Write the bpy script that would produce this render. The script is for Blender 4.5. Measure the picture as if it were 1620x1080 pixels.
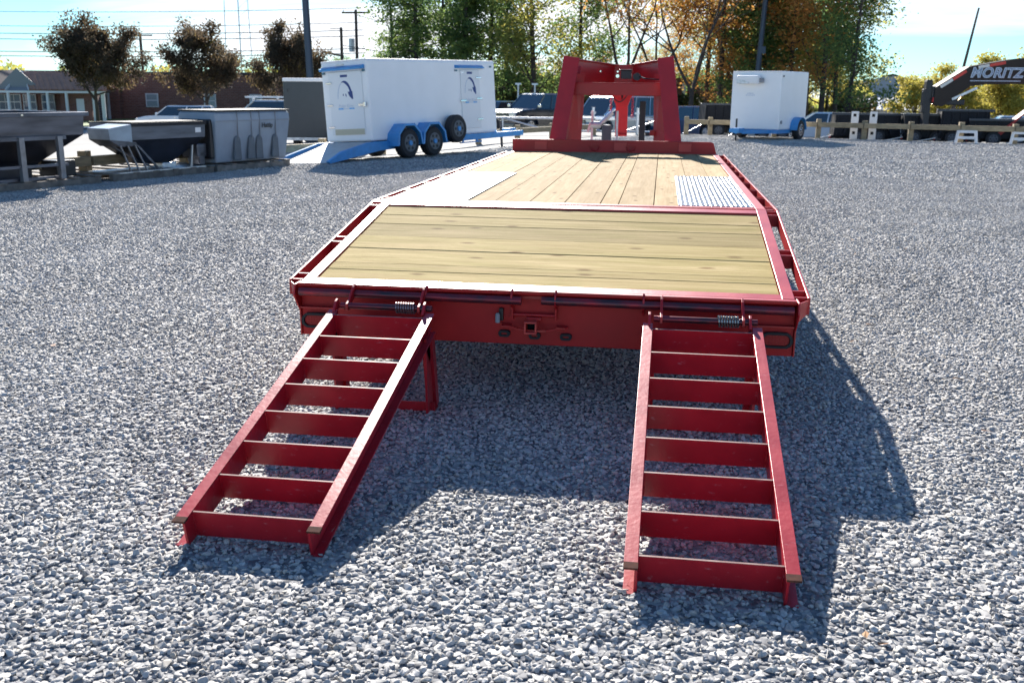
import bpy, math, random
import numpy as np
from mathutils import Vector, Matrix, Euler
random.seed(7); rng = np.random.default_rng(7)
PI = math.pi
for o in list(bpy.data.objects): bpy.data.objects.remove(o)
scene = bpy.context.scene
COL = scene.collection

# ------------------------------------------------------------------ camera
cam_d = bpy.data.cameras.new('camera'); cam = bpy.data.objects.new('camera', cam_d); COL.objects.link(cam)
CP, CPITCH, CYAW, CROLL, FPX = (.576, -4.82, 1.575), .2498, .1468, .0089, 1550.
_F = Vector((-math.sin(CYAW)*math.cos(CPITCH), math.cos(CYAW)*math.cos(CPITCH), -math.sin(CPITCH)))
_R = Vector((math.cos(CYAW), math.sin(CYAW), 0)); _U = _R.cross(_F)
_r2 = _R*math.cos(CROLL)+_U*math.sin(CROLL); _u2 = _U*math.cos(CROLL)-_R*math.sin(CROLL)
cam.matrix_world = Matrix((( _r2.x, _u2.x, -_F.x, CP[0]), (_r2.y, _u2.y, -_F.y, CP[1]), (_r2.z, _u2.z, -_F.z, CP[2]), (0, 0, 0, 1)))
cam_d.sensor_width = 22.3; cam_d.lens = FPX/1620*22.3
cam_d.clip_start = .05; cam_d.clip_end = 3000
cam_d.dof.use_dof = True; cam_d.dof.focus_distance = 4.6; cam_d.dof.aperture_fstop = 3.6
scene.camera = cam

# ------------------------------------------------------------------ sky, sun, exposure
SUN = Vector((-.49, 1.92, 1.0)).normalized()
SUN_EL = math.asin(SUN.z); SUN_AZ = math.atan2(SUN.x, SUN.y)
world = bpy.data.worlds.new('World'); scene.world = world; world.use_nodes = True
wn = world.node_tree; wn.nodes.clear()
def wnode(t, **k):
    n = wn.nodes.new(t)
    for a, b in k.items(): setattr(n, a, b)
    return n
w_out = wnode('ShaderNodeOutputWorld'); w_bg = wnode('ShaderNodeBackground')
sky = wnode('ShaderNodeTexSky', sky_type='NISHITA', sun_disc=False, sun_elevation=SUN_EL, sun_rotation=SUN_AZ,
            altitude=250, air_density=1.0, dust_density=.1, ozone_density=1.6)
w_bg.inputs['Strength'].default_value = .05
tc = wnode('ShaderNodeTexCoord'); sep = wnode('ShaderNodeSeparateXYZ'); wn.links.new(tc.outputs['Generated'], sep.inputs[0])
add = wnode('ShaderNodeMath', operation='ADD'); add.inputs[1].default_value = .13; wn.links.new(sep.outputs['Z'], add.inputs[0])
mx = wnode('ShaderNodeMath', operation='MAXIMUM'); mx.inputs[1].default_value = .02; wn.links.new(add.outputs[0], mx.inputs[0])
dx = wnode('ShaderNodeMath', operation='DIVIDE'); wn.links.new(sep.outputs['X'], dx.inputs[0]); wn.links.new(mx.outputs[0], dx.inputs[1])
dy = wnode('ShaderNodeMath', operation='DIVIDE'); wn.links.new(sep.outputs['Y'], dy.inputs[0]); wn.links.new(mx.outputs[0], dy.inputs[1])
cmb = wnode('ShaderNodeCombineXYZ'); wn.links.new(dx.outputs[0], cmb.inputs[0]); wn.links.new(dy.outputs[0], cmb.inputs[1])
mp = wnode('ShaderNodeMapping'); mp.inputs['Scale'].default_value = (.42, 1.0, 1); mp.inputs['Location'].default_value = (3.1, .6, 0); wn.links.new(cmb.outputs[0], mp.inputs[0])
nz = wnode('ShaderNodeTexNoise'); nz.inputs['Scale'].default_value = .55; nz.inputs['Detail'].default_value = 7; nz.inputs['Roughness'].default_value = .55; nz.inputs['Distortion'].default_value = .4
wn.links.new(mp.outputs[0], nz.inputs['Vector'])
cr = wnode('ShaderNodeValToRGB'); cr.color_ramp.elements[0].position = .47; cr.color_ramp.elements[1].position = .62
wn.links.new(nz.outputs['Fac'], cr.inputs[0])
mixc = wnode('ShaderNodeMix', data_type='RGBA'); mixc.inputs[7].default_value = (8.2, 8.5, 9.0, 1)
hz_ = wnode('ShaderNodeMapRange', interpolation_type='SMOOTHSTEP'); hz_.inputs['From Min'].default_value = .10; hz_.inputs['From Max'].default_value = .34; hz_.inputs['To Min'].default_value = 1; hz_.inputs['To Max'].default_value = .06
wn.links.new(sep.outputs['Z'], hz_.inputs[0]); cm_ = wnode('ShaderNodeMath', operation='MULTIPLY'); wn.links.new(cr.outputs['Color'], cm_.inputs[0]); wn.links.new(hz_.outputs[0], cm_.inputs[1])
wn.links.new(cm_.outputs[0], mixc.inputs[0]); tint = wnode('ShaderNodeMix', data_type='RGBA', blend_type='MULTIPLY'); tint.inputs[0].default_value = 1; tint.inputs[7].default_value = (.46, .80, 1.07, 1); wn.links.new(sky.outputs[0], tint.inputs[6]); wn.links.new(tint.outputs[2], mixc.inputs[6])
wn.links.new(mixc.outputs[2], w_bg.inputs['Color']); wn.links.new(w_bg.outputs[0], w_out.inputs[0])

sun_d = bpy.data.lights.new('sun', 'SUN'); sun_d.energy = 4.8; sun_d.angle = math.radians(.53); sun_d.color = (1, .94, .86)
sun = bpy.data.objects.new('sun', sun_d); COL.objects.link(sun)
sun.rotation_euler = (-SUN).to_track_quat('-Z', 'Y').to_euler(); sun.location = (-10, 40, 25)

scene.view_settings.view_transform = 'Standard'; scene.view_settings.look = 'None'
scene.view_settings.exposure = 1.70; scene.view_settings.gamma = 1; scene.view_settings.use_curve_mapping = False
scene.render.engine = 'CYCLES'
scene.cycles.max_bounces = 6; scene.cycles.diffuse_bounces = 3; scene.cycles.glossy_bounces = 3
scene.cycles.transparent_max_bounces = 8; scene.cycles.caustics_reflective = False; scene.cycles.caustics_refractive = False
scene.cycles.use_denoising = True

# ------------------------------------------------------------------ materials
def lin(c):
    return tuple(((x/255)/12.92 if x/255 <= .04045 else ((x/255+.055)/1.055)**2.4) for x in c)
MATS = {}
def mat(name, col, rough=.6, metal=0., noise=0., nscale=6., col2=None, bump=0., bscale=30., coat=0., spec=.5,
        stretch=(1, 1, 1), transl=0., rand=0., detail=4., emis=None):
    if name in MATS: return MATS[name]
    m = bpy.data.materials.new(name); m.use_nodes = True; nt = m.node_tree; b = nt.nodes['Principled BSDF']
    N = nt.nodes.new; L = nt.links.new
    b.inputs['Roughness'].default_value = rough; b.inputs['Metallic'].default_value = metal
    b.inputs['Specular IOR Level'].default_value = spec
    if coat: b.inputs['Coat Weight'].default_value = coat; b.inputs['Coat Roughness'].default_value = .12
    b.inputs['Base Color'].default_value = (*col, 1)
    co = N('ShaderNodeTexCoord'); ma = N('ShaderNodeMapping'); ma.inputs['Scale'].default_value = stretch
    L(co.outputs['Object'], ma.inputs['Vector'])
    cout = None
    if noise or col2:
        n = N('ShaderNodeTexNoise'); n.inputs['Scale'].default_value = nscale; n.inputs['Detail'].default_value = detail
        L(ma.outputs[0], n.inputs['Vector'])
        r = N('ShaderNodeValToRGB'); r.color_ramp.elements[0].position = .32; r.color_ramp.elements[1].position = .68
        c2 = col2 if col2 else tuple(min(1, c*(1+noise)) for c in col)
        c1 = col if col2 else tuple(c*(1-noise) for c in col)
        r.color_ramp.elements[0].color = (*c1, 1); r.color_ramp.elements[1].color = (*c2, 1)
        L(n.outputs['Fac'], r.inputs[0]); cout = r.outputs[0]
        rr = N('ShaderNodeMapRange'); rr.inputs['To Min'].default_value = rough*.85; rr.inputs['To Max'].default_value = min(1, rough*1.2)
        L(n.outputs['Fac'], rr.inputs[0]); L(rr.outputs[0], b.inputs['Roughness'])
    if rand:
        oi = N('ShaderNodeObjectInfo'); hs = N('ShaderNodeHueSaturation'); mr = N('ShaderNodeMapRange')
        mr.inputs['To Min'].default_value = 1-rand; mr.inputs['To Max'].default_value = 1+rand
        L(oi.outputs['Random'], mr.inputs[0]); L(mr.outputs[0], hs.inputs['Value'])
        if cout: L(cout, hs.inputs['Color'])
        else: hs.inputs['Color'].default_value = (*col, 1)
        cout = hs.outputs[0]
    if cout: L(cout, b.inputs['Base Color'])
    if bump:
        n2 = N('ShaderNodeTexNoise'); n2.inputs['Scale'].default_value = bscale; n2.inputs['Detail'].default_value = 5
        L(ma.outputs[0], n2.inputs['Vector'])
        bp = N('ShaderNodeBump'); bp.inputs['Strength'].default_value = bump; bp.inputs['Distance'].default_value = .01
        L(n2.outputs['Fac'], bp.inputs['Height']); L(bp.outputs[0], b.inputs['Normal'])
    if transl:
        t = N('ShaderNodeBsdfTranslucent'); mxs = N('ShaderNodeMixShader'); mxs.inputs[0].default_value = transl
        if cout: L(cout, t.inputs['Color'])
        else: t.inputs['Color'].default_value = (*col, 1)
        out = nt.nodes['Material Output']; L(b.outputs[0], mxs.inputs[1]); L(t.outputs[0], mxs.inputs[2]); L(mxs.outputs[0], out.inputs[0])
    if emis:
        b.inputs['Emission Color'].default_value = (*emis, 1); b.inputs['Emission Strength'].default_value = 1
    MATS[name] = m
    return m

RED = mat('red_paint', (.38, .010, .014), .36, noise=.12, nscale=5, bump=.05, bscale=60, coat=.08, spec=.4)
LITRED = mat('lit_red_paint', (.42, .008, .010), .50, noise=.12, nscale=4, bump=.05, bscale=60, spec=.35)  # lighter copy of the trailer red, light bounced off the gravel put into its colour
def worn_red():
    m = mat('worn_red_paint', (.36, .012, .022), .34, noise=.14, nscale=7, bump=.10, bscale=45)
    nt = m.node_tree; N = nt.nodes.new; L = nt.links.new; b = nt.nodes['Principled BSDF']
    src = b.inputs['Base Color'].links[0].from_socket
    co = N('ShaderNodeTexCoord')
    n = N('ShaderNodeTexNoise'); n.inputs['Scale'].default_value = 38; n.inputs['Detail'].default_value = 6; n.inputs['Roughness'].default_value = .7
    mp_ = N('ShaderNodeMapping'); mp_.inputs['Scale'].default_value = (.5, 1.6, 1); L(co.outputs['Object'], mp_.inputs[0]); L(mp_.outputs[0], n.inputs[0])
    r = N('ShaderNodeValToRGB'); r.color_ramp.elements[0].position = .61; r.color_ramp.elements[1].position = .70
    L(n.outputs['Fac'], r.inputs[0]); mx_ = N('ShaderNodeMix'); mx_.data_type = 'RGBA'; mx_.inputs[7].default_value = (.40, .12, .13, 1)
    L(r.outputs[0], mx_.inputs[0]); L(src, mx_.inputs[6]); L(mx_.outputs[2], b.inputs['Base Color'])
    return m
WRED = worn_red()
DARKSTEEL = mat('scuffed_dark_steel', (.035, .03, .04), .3, metal=.5, col2=(.30, .02, .035), nscale=9, stretch=(1, 3, 3), bump=.05)
BARETIP = mat('bare_worn_steel', (.05, .022, .018), .9, metal=.0, col2=(.12, .05, .035), spec=.1, nscale=40)
EDGE = mat('worn_glint_edge', (.17, .07, .06), .55, metal=.1, col2=(.30, .19, .16), nscale=30)  # worn rung edges, with their glint put into the paler colour
BLACKRUB = mat('black_rubber', (.018, .018, .02), .75, bump=.2, bscale=80)
LENS = mat('red_lens', (.34, .006, .010), .35, spec=.3)
HOLE = mat('dark_recess', (.01, .01, .012), .9)
GALV = mat('galvanized_steel', (.55, .57, .60), .35, metal=.85, noise=.2, nscale=12)
CHROME = mat('bright_chrome', (.8, .8, .82), .12, metal=1.)
BLACK = mat('black_paint', (.015, .016, .02), .4, noise=.2)
GREY = mat('grey_plastic', (.25, .26, .28), .5)
WHITE = mat('white_panel', (.86, .86, .86), .35, noise=.02, nscale=2)
WHITEP = mat('white_paint', (.78, .78, .78), .5)
OFFW = mat('white_door', (.76, .77, .78), .4)
BLUE = mat('blue_frame_paint', (.045, .26, .58), .4, noise=.1)
NAVY = mat('navy_print', (.02, .05, .20), .5)
SKYB = mat('light_blue_print', (.12, .40, .75), .5)
PALEB = mat('pale_grey_print', (.50, .56, .66), .5)
TYRE = mat('tyre_rubber', (.02, .02, .022), .8, bump=.3, bscale=25)
RIM = mat('alloy_rim', (.6, .6, .62), .25, metal=.9)
DRIM = mat('dark_rim', (.08, .09, .11), .4, metal=.4)
GLASS = mat('dark_glass', (.02, .03, .04), .05, spec=.8, coat=.5)
TIMBER = mat('weathered_timber', (.30, .24, .15), .85, noise=.25, nscale=5, stretch=(1, 1, 4), bump=.3, bscale=12, rand=.12)
PALLETW = mat('grey_pallet_wood', (.20, .175, .15), .9, noise=.35, nscale=7, bump=.3, rand=.2)
SSTEEL = mat('dull_stainless', (.11, .12, .15), .38, metal=.75, noise=.35, nscale=2.2, stretch=(.6, .6, 3))
DKHOP = mat('dark_hopper_steel', (.03, .033, .045), .38, metal=.4, noise=.35, nscale=3)
POLY = mat('grey_poly', (.28, .33, .39), .55, noise=.08, nscale=3, bump=.05)
BRICKM = mat('red_brick', (.20, .085, .065), .9, noise=.2, nscale=1.2)
MORTAR = mat('mortar', (.26, .23, .21), .9)
ROOFM = mat('rust_metal_roof', (.42, .22, .14), .45, noise=.12, nscale=2)
SHINGLE = mat('brown_shingle', (.11, .085, .08), .85, noise=.25, nscale=4)
TRIM = mat('white_trim', (.72, .74, .76), .5)
CONC = mat('pale_concrete', (.46, .45, .42), .85, noise=.1, nscale=.8, bump=.2)
POLE = mat('pole_wood', (.10, .075, .06), .9, noise=.2)
STEELPOLE = mat('dark_steel_pole', (.05, .07, .10), .45, metal=.3)
WIREM = mat('wire', (.03, .03, .035), .6)
DGREY = mat('charcoal_panel', (.045, .05, .055), .35, noise=.05)
MORM = mat('charcoal_gooseneck_paint', (.045, .037, .032), .6, spec=.15)
REFR = mat('red_reflective', (.65, .05, .03), .4)
REFW = mat('white_reflective', (.70, .69, .63), .4)
SHEDW = mat('white_metal_roof', (.70, .70, .71), .4)
SHEDG = mat('blue_grey_metal', (.28, .33, .40), .5, metal=.2)
BARK = mat('bark', (.055, .042, .035), .95, noise=.3, nscale=4, bump=.5, bscale=10)

def wood_mat(name, axis, ca, cb, green=False):
    m = bpy.data.materials.new(name); m.use_nodes = True; nt = m.node_tree; b = nt.nodes['Principled BSDF']; N = nt.nodes.new; L = nt.links.new
    co = N('ShaderNodeTexCoord'); oi = N('ShaderNodeObjectInfo'); va = N('ShaderNodeVectorMath'); va.operation = 'ADD'
    sc_ = N('ShaderNodeVectorMath'); sc_.operation = 'SCALE'; sc_.inputs['Scale'].default_value = 37.
    cx_ = N('ShaderNodeCombineXYZ'); L(oi.outputs['Random'], cx_.inputs[0]); L(oi.outputs['Random'], cx_.inputs[1]); L(oi.outputs['Random'], cx_.inputs[2])
    L(cx_.outputs[0], sc_.inputs[0]); L(co.outputs['Object'], va.inputs[0]); L(sc_.outputs[0], va.inputs[1])
    def nz_(scale, st, det=6, dist=0.):
        mp_ = N('ShaderNodeMapping'); mp_.inputs['Scale'].default_value = st if axis == 'x' else (st[1], st[0], st[2]); L(va.outputs[0], mp_.inputs[0])
        n = N('ShaderNodeTexNoise'); n.inputs['Scale'].default_value = scale; n.inputs['Detail'].default_value = det; n.inputs['Distortion'].default_value = dist; n.inputs['Roughness'].default_value = .6
        L(mp_.outputs[0], n.inputs[0]); return n.outputs['Fac']
    g = nz_(1, (1.6, 42, 20), 7, .6); broad = nz_(1, (1.3, 7, 3), 4, 1.2); fine = nz_(1, (7, 260, 60), 3)
    r = N('ShaderNodeValToRGB'); e = r.color_ramp.elements; e[0].position = .30; e[0].color = (*ca, 1); e[1].position = .66; e[1].color = (*cb, 1)
    L(g, r.inputs[0])
    r2 = N('ShaderNodeValToRGB'); e = r2.color_ramp.elements; e[0].position = .30; e[1].position = .72
    e[0].color = ((.68, .72, .52, 1) if green else (.78, .73, .64, 1)); e[1].color = (1, 1, 1, 1)
    L(broad, r2.inputs[0])
    mu = N('ShaderNodeMix'); mu.data_type = 'RGBA'; mu.blend_type = 'MULTIPLY'; mu.inputs[0].default_value = 1; L(r.outputs[0], mu.inputs[6]); L(r2.outputs[0], mu.inputs[7])
    # knots
    mpk = N('ShaderNodeMapping'); mpk.inputs['Scale'].default_value = (1.5, 4.2, .01) if axis == 'x' else (4.2, 1.5, .01); L(va.outputs[0], mpk.inputs[0])
    vo = N('ShaderNodeTexVoronoi'); vo.voronoi_dimensions = '2D'; vo.inputs['Scale'].default_value = 1.; L(mpk.outputs[0], vo.inputs[0])
    rk = N('ShaderNodeValToRGB'); e = rk.color_ramp.elements; e[0].position = .03; e[0].color = (.30, .19, .10, 1); e[1].position = .085; e[1].color = (1, 1, 1, 1)
    L(vo.outputs['Distance'], rk.inputs[0])
    mk = N('ShaderNodeMix'); mk.data_type = 'RGBA'; mk.blend_type = 'MULTIPLY'; mk.inputs[0].default_value = .75; L(mu.outputs[2], mk.inputs[6]); L(rk.outputs[0], mk.inputs[7])
    hs = N('ShaderNodeHueSaturation'); mr = N('ShaderNodeMapRange'); mr.inputs['To Min'].default_value = .80; mr.inputs['To Max'].default_value = 1.16
    L(oi.outputs['Random'], mr.inputs[0]); L(mr.outputs[0], hs.inputs['Value']); L(mk.outputs[2], hs.inputs['Color']); L(hs.outputs[0], b.inputs['Base Color'])
    bp = N('ShaderNodeBump'); bp.inputs['Strength'].default_value = .35; bp.inputs['Distance'].default_value = .004; L(fine, bp.inputs['Height']); L(bp.outputs[0], b.inputs['Normal'])
    b.inputs['Roughness'].default_value = .85; b.inputs['Specular IOR Level'].default_value = .05
    return m
WOODX = wood_mat('treated_pine_across', 'x', (.30, .215, .092), (.45, .345, .170), True)
WOODY = wood_mat('fresh_pine_along', 'y', (.30, .22, .115), (.41, .31, .185))

# ------------------------------------------------------------------ mesh helpers
class MB:
    def __init__(s): s.V = []; s.F = []
    def _add(s, vs, fs):
        n = len(s.V); s.V += [tuple(v) for v in vs]; s.F += [tuple(i+n for i in f) for f in fs]; return s
    def box(s, x0, x1, y0, y1, z0, z1):
        return s._add([(x0, y0, z0), (x1, y0, z0), (x1, y1, z0), (x0, y1, z0), (x0, y0, z1), (x1, y0, z1), (x1, y1, z1), (x0, y1, z1)],
                      [(0, 3, 2, 1), (4, 5, 6, 7), (0, 1, 5, 4), (1, 2, 6, 5), (2, 3, 7, 6), (3, 0, 4, 7)])
    def bar(s, a, b, w, h, up=(0, 0, 1)):
        a = Vector(a); b = Vector(b); d = (b-a).normalized(); up = Vector(up)
        r = d.cross(up)
        if r.length < 1e-4: r = d.cross(Vector((0, 1, 0)))
        r.normalize(); u = r.cross(d)
        vs = []
        for p in (a, b):
            for i, j in ((-1, -1), (1, -1), (1, 1), (-1, 1)): vs.append(p+r*i*w/2+u*j*h/2)
        return s._add(vs, [(0, 1, 2, 3), (7, 6, 5, 4), (0, 4, 5, 1), (1, 5, 6, 2), (2, 6, 7, 3), (3, 7, 4, 0)])
    def tube(s, a, b, r0, r1=None, n=10, caps=True):
        a = Vector(a); b = Vector(b); r1 = r0 if r1 is None else r1; d = (b-a).normalized()
        r = d.cross(Vector((0, 0, 1)))
        if r.length < 1e-3: r = Vector((1, 0, 0))
        r.normalize(); u = r.cross(d); vs = []
        for p, q in ((a, r0), (b, r1)):
            for i in range(n):
                t = 2*PI*i/n; vs.append(p+(r*math.cos(t)+u*math.sin(t))*q)
        fs = [(i, n+i, n+(i+1) % n, (i+1) % n) for i in range(n)]
        if caps: fs += [tuple(range(n)), tuple(range(2*n-1, n-1, -1))]
        return s._add(vs, fs)
    def path(s, pts, r, n=8):
        for a, b in zip(pts, pts[1:]): s.tube(a, b, r, r, n)
        return s
    def sweep(s, pts, rs, n=7):
        pts = [Vector(p) for p in pts]; vs = []
        for k, p in enumerate(pts):
            d = (pts[min(k+1, len(pts)-1)]-pts[max(k-1, 0)]).normalized()
            r = d.cross(Vector((.01, 1, .02))).normalized(); u = r.cross(d)
            for i in range(n):
                t = 2*PI*i/n; vs.append(p+(r*math.cos(t)+u*math.sin(t))*rs[k])
        fs = []
        for k in range(len(pts)-1):
            for i in range(n): fs.append((k*n+i, k*n+(i+1) % n, (k+1)*n+(i+1) % n, (k+1)*n+i))
        fs += [tuple(range(n-1, -1, -1)), tuple(range((len(pts)-1)*n, len(pts)*n))]
        return s._add(vs, fs)
    def prism(s, poly, a, b, axis='x'):
        n = len(poly)
        def P(u, v, t): return {'x': (t, u, v), 'y': (u, t, v), 'z': (u, v, t)}[axis]
        vs = [P(u, v, a) for u, v in poly]+[P(u, v, b) for u, v in poly]
        return s._add(vs, [tuple(range(n)), tuple(range(2*n-1, n-1, -1))]+[(i, n+i, n+(i+1) % n, (i+1) % n) for i in range(n)])
    def loft(s, rings, caps=True):
        n = len(rings[0]); vs = [v for r in rings for v in r]; fs = []
        for k in range(len(rings)-1):
            for i in range(n): fs.append((k*n+i, k*n+(i+1) % n, (k+1)*n+(i+1) % n, (k+1)*n+i))
        if caps: fs += [tuple(range(n-1, -1, -1)), tuple(range((len(rings)-1)*n, len(rings)*n))]
        return s._add(vs, fs)
    def quad(s, a, b, c, d): return s._add([a, b, c, d], [(0, 1, 2, 3)])
    def ring(s, cx, cz, y0, y1, ao, bo, ai, bi, n=28, axis='y'):
        """stadium/oval ring"""
        def ov(a, b, i):
            t = 2*PI*i/n; st = a-b
            return ((st if math.cos(t) > 0 else -st)*(abs(math.cos(t)) > 1e-6)+b*math.cos(t), b*math.sin(t))
        vs = []
        for (a, b, y) in ((ao, bo, y0), (ai, bi, y0), (ai, bi, y1), (ao, bo, y1)):
            for i in range(n):
                u, v = ov(a, b, i); vs.append((cx+u, y, cz+v))
        fs = []
        for k in range(4):
            for i in range(n): fs.append((k*n+i, k*n+(i+1) % n, ((k+1) % 4)*n+(i+1) % n, ((k+1) % 4)*n+i))
        return s._add(vs, fs)
    def build(s, name, m, parent=None, bevel=0., smooth=False, label=None, fix=True):
        me = bpy.data.meshes.new(name); me.from_pydata(s.V, [], s.F); me.update()
        if fix:
            import bmesh
            bm = bmesh.new(); bm.from_mesh(me); bmesh.ops.recalc_face_normals(bm, faces=bm.faces); bm.to_mesh(me); bm.free()
        if smooth: me.polygons.foreach_set('use_smooth', [True]*len(me.polygons)); me.set_sharp_from_angle(angle=math.radians(38))
        me.materials.append(m); o = bpy.data.objects.new(name, me); COL.objects.link(o)
        if parent: o.parent = parent
        if bevel:
            bv = o.modifiers.new('bevel', 'BEVEL'); bv.width = bevel; bv.segments = 2; bv.limit_method = 'ANGLE'; bv.angle_limit = math.radians(40)
        if label: o['label'] = label
        return o
def tag(o, label=None, cat=None, group=None, kind=None):
    if label: o['label'] = label
    if cat: o['category'] = cat
    if group: o['group'] = group
    if kind: o['kind'] = kind
    return o
def thing(name, label, cat, loc=(0, 0, 0), rz=0., group=None, rx=0., ry=0.):
    o = bpy.data.objects.new(name, None); o.empty_display_size = .2; COL.objects.link(o); o.location = loc; o.rotation_euler = (rx, ry, rz)
    return tag(o, label, cat, group)
KIDS = {}
def copy_tree(o, loc, rz, label, scale=None):
    def rec(a, parent):
        c = a.copy(); COL.objects.link(c); c.parent = parent
        for ch in [k for k in ALL if k.parent == a]: rec(ch, c)
        return c
    ALL = list(COL.objects); c = rec(o, None); c.location = loc; c.rotation_euler = (0, 0, rz); c['label'] = label
    if scale: c.scale = scale
    return c
def text(body, m, parent, loc, rot, size, ext=.004, shear=0., spacing=1., offset=0., name='lettering', align='CENTER'):
    cu = bpy.data.curves.new(name, 'FONT'); cu.body = body; cu.size = size; cu.extrude = ext; cu.shear = shear; cu.space_character = spacing; cu.offset = offset
    cu.align_x = align; cu.align_y = 'CENTER'; cu.materials.append(m)
    o = bpy.data.objects.new(name, cu); COL.objects.link(o); o.parent = parent; o.location = loc; o.rotation_euler = rot
    return o

# ------------------------------------------------------------------ terrain
A0 = np.array([-9.2, 11.4]); UA = np.array([.388, .922]); NA = np.array([-.922, .388])
B0 = np.array([0., 35.1]); UB = np.array([.938, -.346]); NB = np.array([.346, .938])
WTC = np.array([-5.94, 17.31]); WTU = np.array([math.sin(math.radians(26)), math.cos(math.radians(26))])
def zt(x, y):
    x = np.asarray(x, float); y = np.asarray(y, float)
    sa = (x-A0[0])*NA[0]+(y-A0[1])*NA[1]; sb = (x-B0[0])*NB[0]+(y-B0[1])*NB[1]
    t = np.clip(np.maximum(sa/28, sb/17), 0, 1); z = -1.05*t*t*(3-2*t)
    dl = -((x-WTC[0])*WTU[1]-(y-WTC[1])*WTU[0]); al = (x-WTC[0])*WTU[0]+(y-WTC[1])*WTU[1]
    w = np.clip((al+3)/2, 0, 1)*np.clip((8-al)/3, 0, 1)
    return z-.05*w*np.clip(dl, 0, 2)*np.clip(1-(dl-2)/6, 0, 1)
def Z(x, y): return float(zt(x, y))
def patch(name, P0, U, V, lu, lv, step, dz, m, kind='structure'):
    nu = max(1, int(lu/step)); nv = max(1, int(lv/step))
    a, b = np.meshgrid(np.linspace(0, lu, nu+1), np.linspace(0, lv, nv+1), indexing='ij')
    x = P0[0]+a*U[0]+b*V[0]; y = P0[1]+a*U[1]+b*V[1]; z = zt(x, y)+dz
    V_ = np.stack([x, y, z], -1).reshape(-1, 3); idx = np.arange((nu+1)*(nv+1)).reshape(nu+1, nv+1)
    F_ = np.stack([idx[:-1, :-1], idx[1:, :-1], idx[1:, 1:], idx[:-1, 1:]], -1).reshape(-1, 4)
    me = bpy.data.meshes.new(name); me.from_pydata(V_.tolist(), [], F_.tolist()); me.update()
    if me.polygons[0].normal.z < 0: me.flip_normals()
    me.materials.append(m); o = bpy.data.objects.new(name, me); COL.objects.link(o); o['kind'] = kind
    me.polygons.foreach_set('use_smooth', [True]*len(me.polygons))
    return o

def gravel_mat():
    m = bpy.data.materials.new('gravel_bed'); m.use_nodes = True; nt = m.node_tree; b = nt.nodes['Principled BSDF']; N = nt.nodes.new; L = nt.links.new
    co = N('ShaderNodeTexCoord')
    def vor(scale):
        v = N('ShaderNodeTexVoronoi'); v.inputs['Scale'].default_value = scale; v.inputs['Randomness'].default_value = 1; L(co.outputs['Object'], v.inputs[0]); return v
    v1 = vor(30); v2 = vor(17)
    r = N('ShaderNodeValToRGB'); e = r.color_ramp.elements; e[0].position = 0; e[0].color = (.10, .105, .12, 1); e[1].position = 1; e[1].color = (.40, .395, .38, 1)
    e2 = r.color_ramp.elements.new(.5); e2.color = (.23, .235, .245, 1)
    sx = N('ShaderNodeSeparateColor'); L(v1.outputs['Color'], sx.inputs[0]); L(sx.outputs[0], r.inputs[0])
    nb = N('ShaderNodeTexNoise'); nb.inputs['Scale'].default_value = .35; nb.inputs['Detail'].default_value = 5; L(co.outputs['Object'], nb.inputs[0])
    rb = N('ShaderNodeValToRGB'); e = rb.color_ramp.elements; e[0].position = .35; e[0].color = (.82, .82, .84, 1); e[1].position = .65; e[1].color = (1.06, 1.05, 1.02, 1); L(nb.outputs['Fac'], rb.inputs[0])
    mu = N('ShaderNodeMix'); mu.data_type = 'RGBA'; mu.blend_type = 'MULTIPLY'; mu.inputs[0].default_value = 1; L(r.outputs[0], mu.inputs[6]); L(rb.outputs[0], mu.inputs[7]); L(mu.outputs[2], b.inputs['Base Color'])
    ad = N('ShaderNodeMath'); ad.operation = 'ADD'; L(v1.outputs['Distance'], ad.inputs[0]); L(v2.outputs['Distance'], ad.inputs[1])
    bp = N('ShaderNodeBump'); bp.invert = True; bp.inputs['Strength'].default_value = .9; bp.inputs['Distance'].default_value = .03
    L(ad.outputs[0], bp.inputs['Height']); L(bp.outputs[0], b.inputs['Normal']); b.inputs['Roughness'].default_value = .85; b.inputs['Specular IOR Level'].default_value = .25
    return m
GRAVEL = gravel_mat()
PAVE = mat('pale_asphalt', (.30, .298, .29), .95, spec=.06, noise=.12, nscale=.25, bump=.2, bscale=60)
LAWN = mat('lawn_grass', (.10, .15, .035), .9, noise=.3, nscale=.8, bump=.6, bscale=30)
FARG = mat('far_ground', (.16, .17, .09), .95, noise=.3, nscale=.05)

# corner where the two fence lines meet
_M = np.array([[UA[0], -UB[0]], [UA[1], -UB[1]]]); _s = np.linalg.solve(_M, B0-A0); K = A0+_s[0]*UA
patch('ground', (-420, -60), (1, 0), (0, 1), 900, 1000, 10, -.35, FARG)
patch('pavement', tuple(A0-UA*40+NA*75), tuple(UA), tuple(-NA), 150, 75.3, 2.5, -.02, PAVE).location = (0, 0, 0)
patch('parking_lot', tuple(K+UA*.0-NB*.2), tuple(UB), tuple(NB), 90, 32, 2, -.03, PAVE)
patch('gravel_lot', tuple(K+UA*.6-UB*.6), tuple(-UA), tuple(UB), 62, 60, .5, 0, GRAVEL)
patch('lawn', tuple(A0+NA*44-UA*20), tuple(UA), tuple(NA), 150, 14, 2.5, .05, LAWN)
patch('sidewalk', tuple(A0+NA*42-UA*20), tuple(UA), tuple(NA), 150, 2.2, 2.5, .07, CONC)

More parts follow.
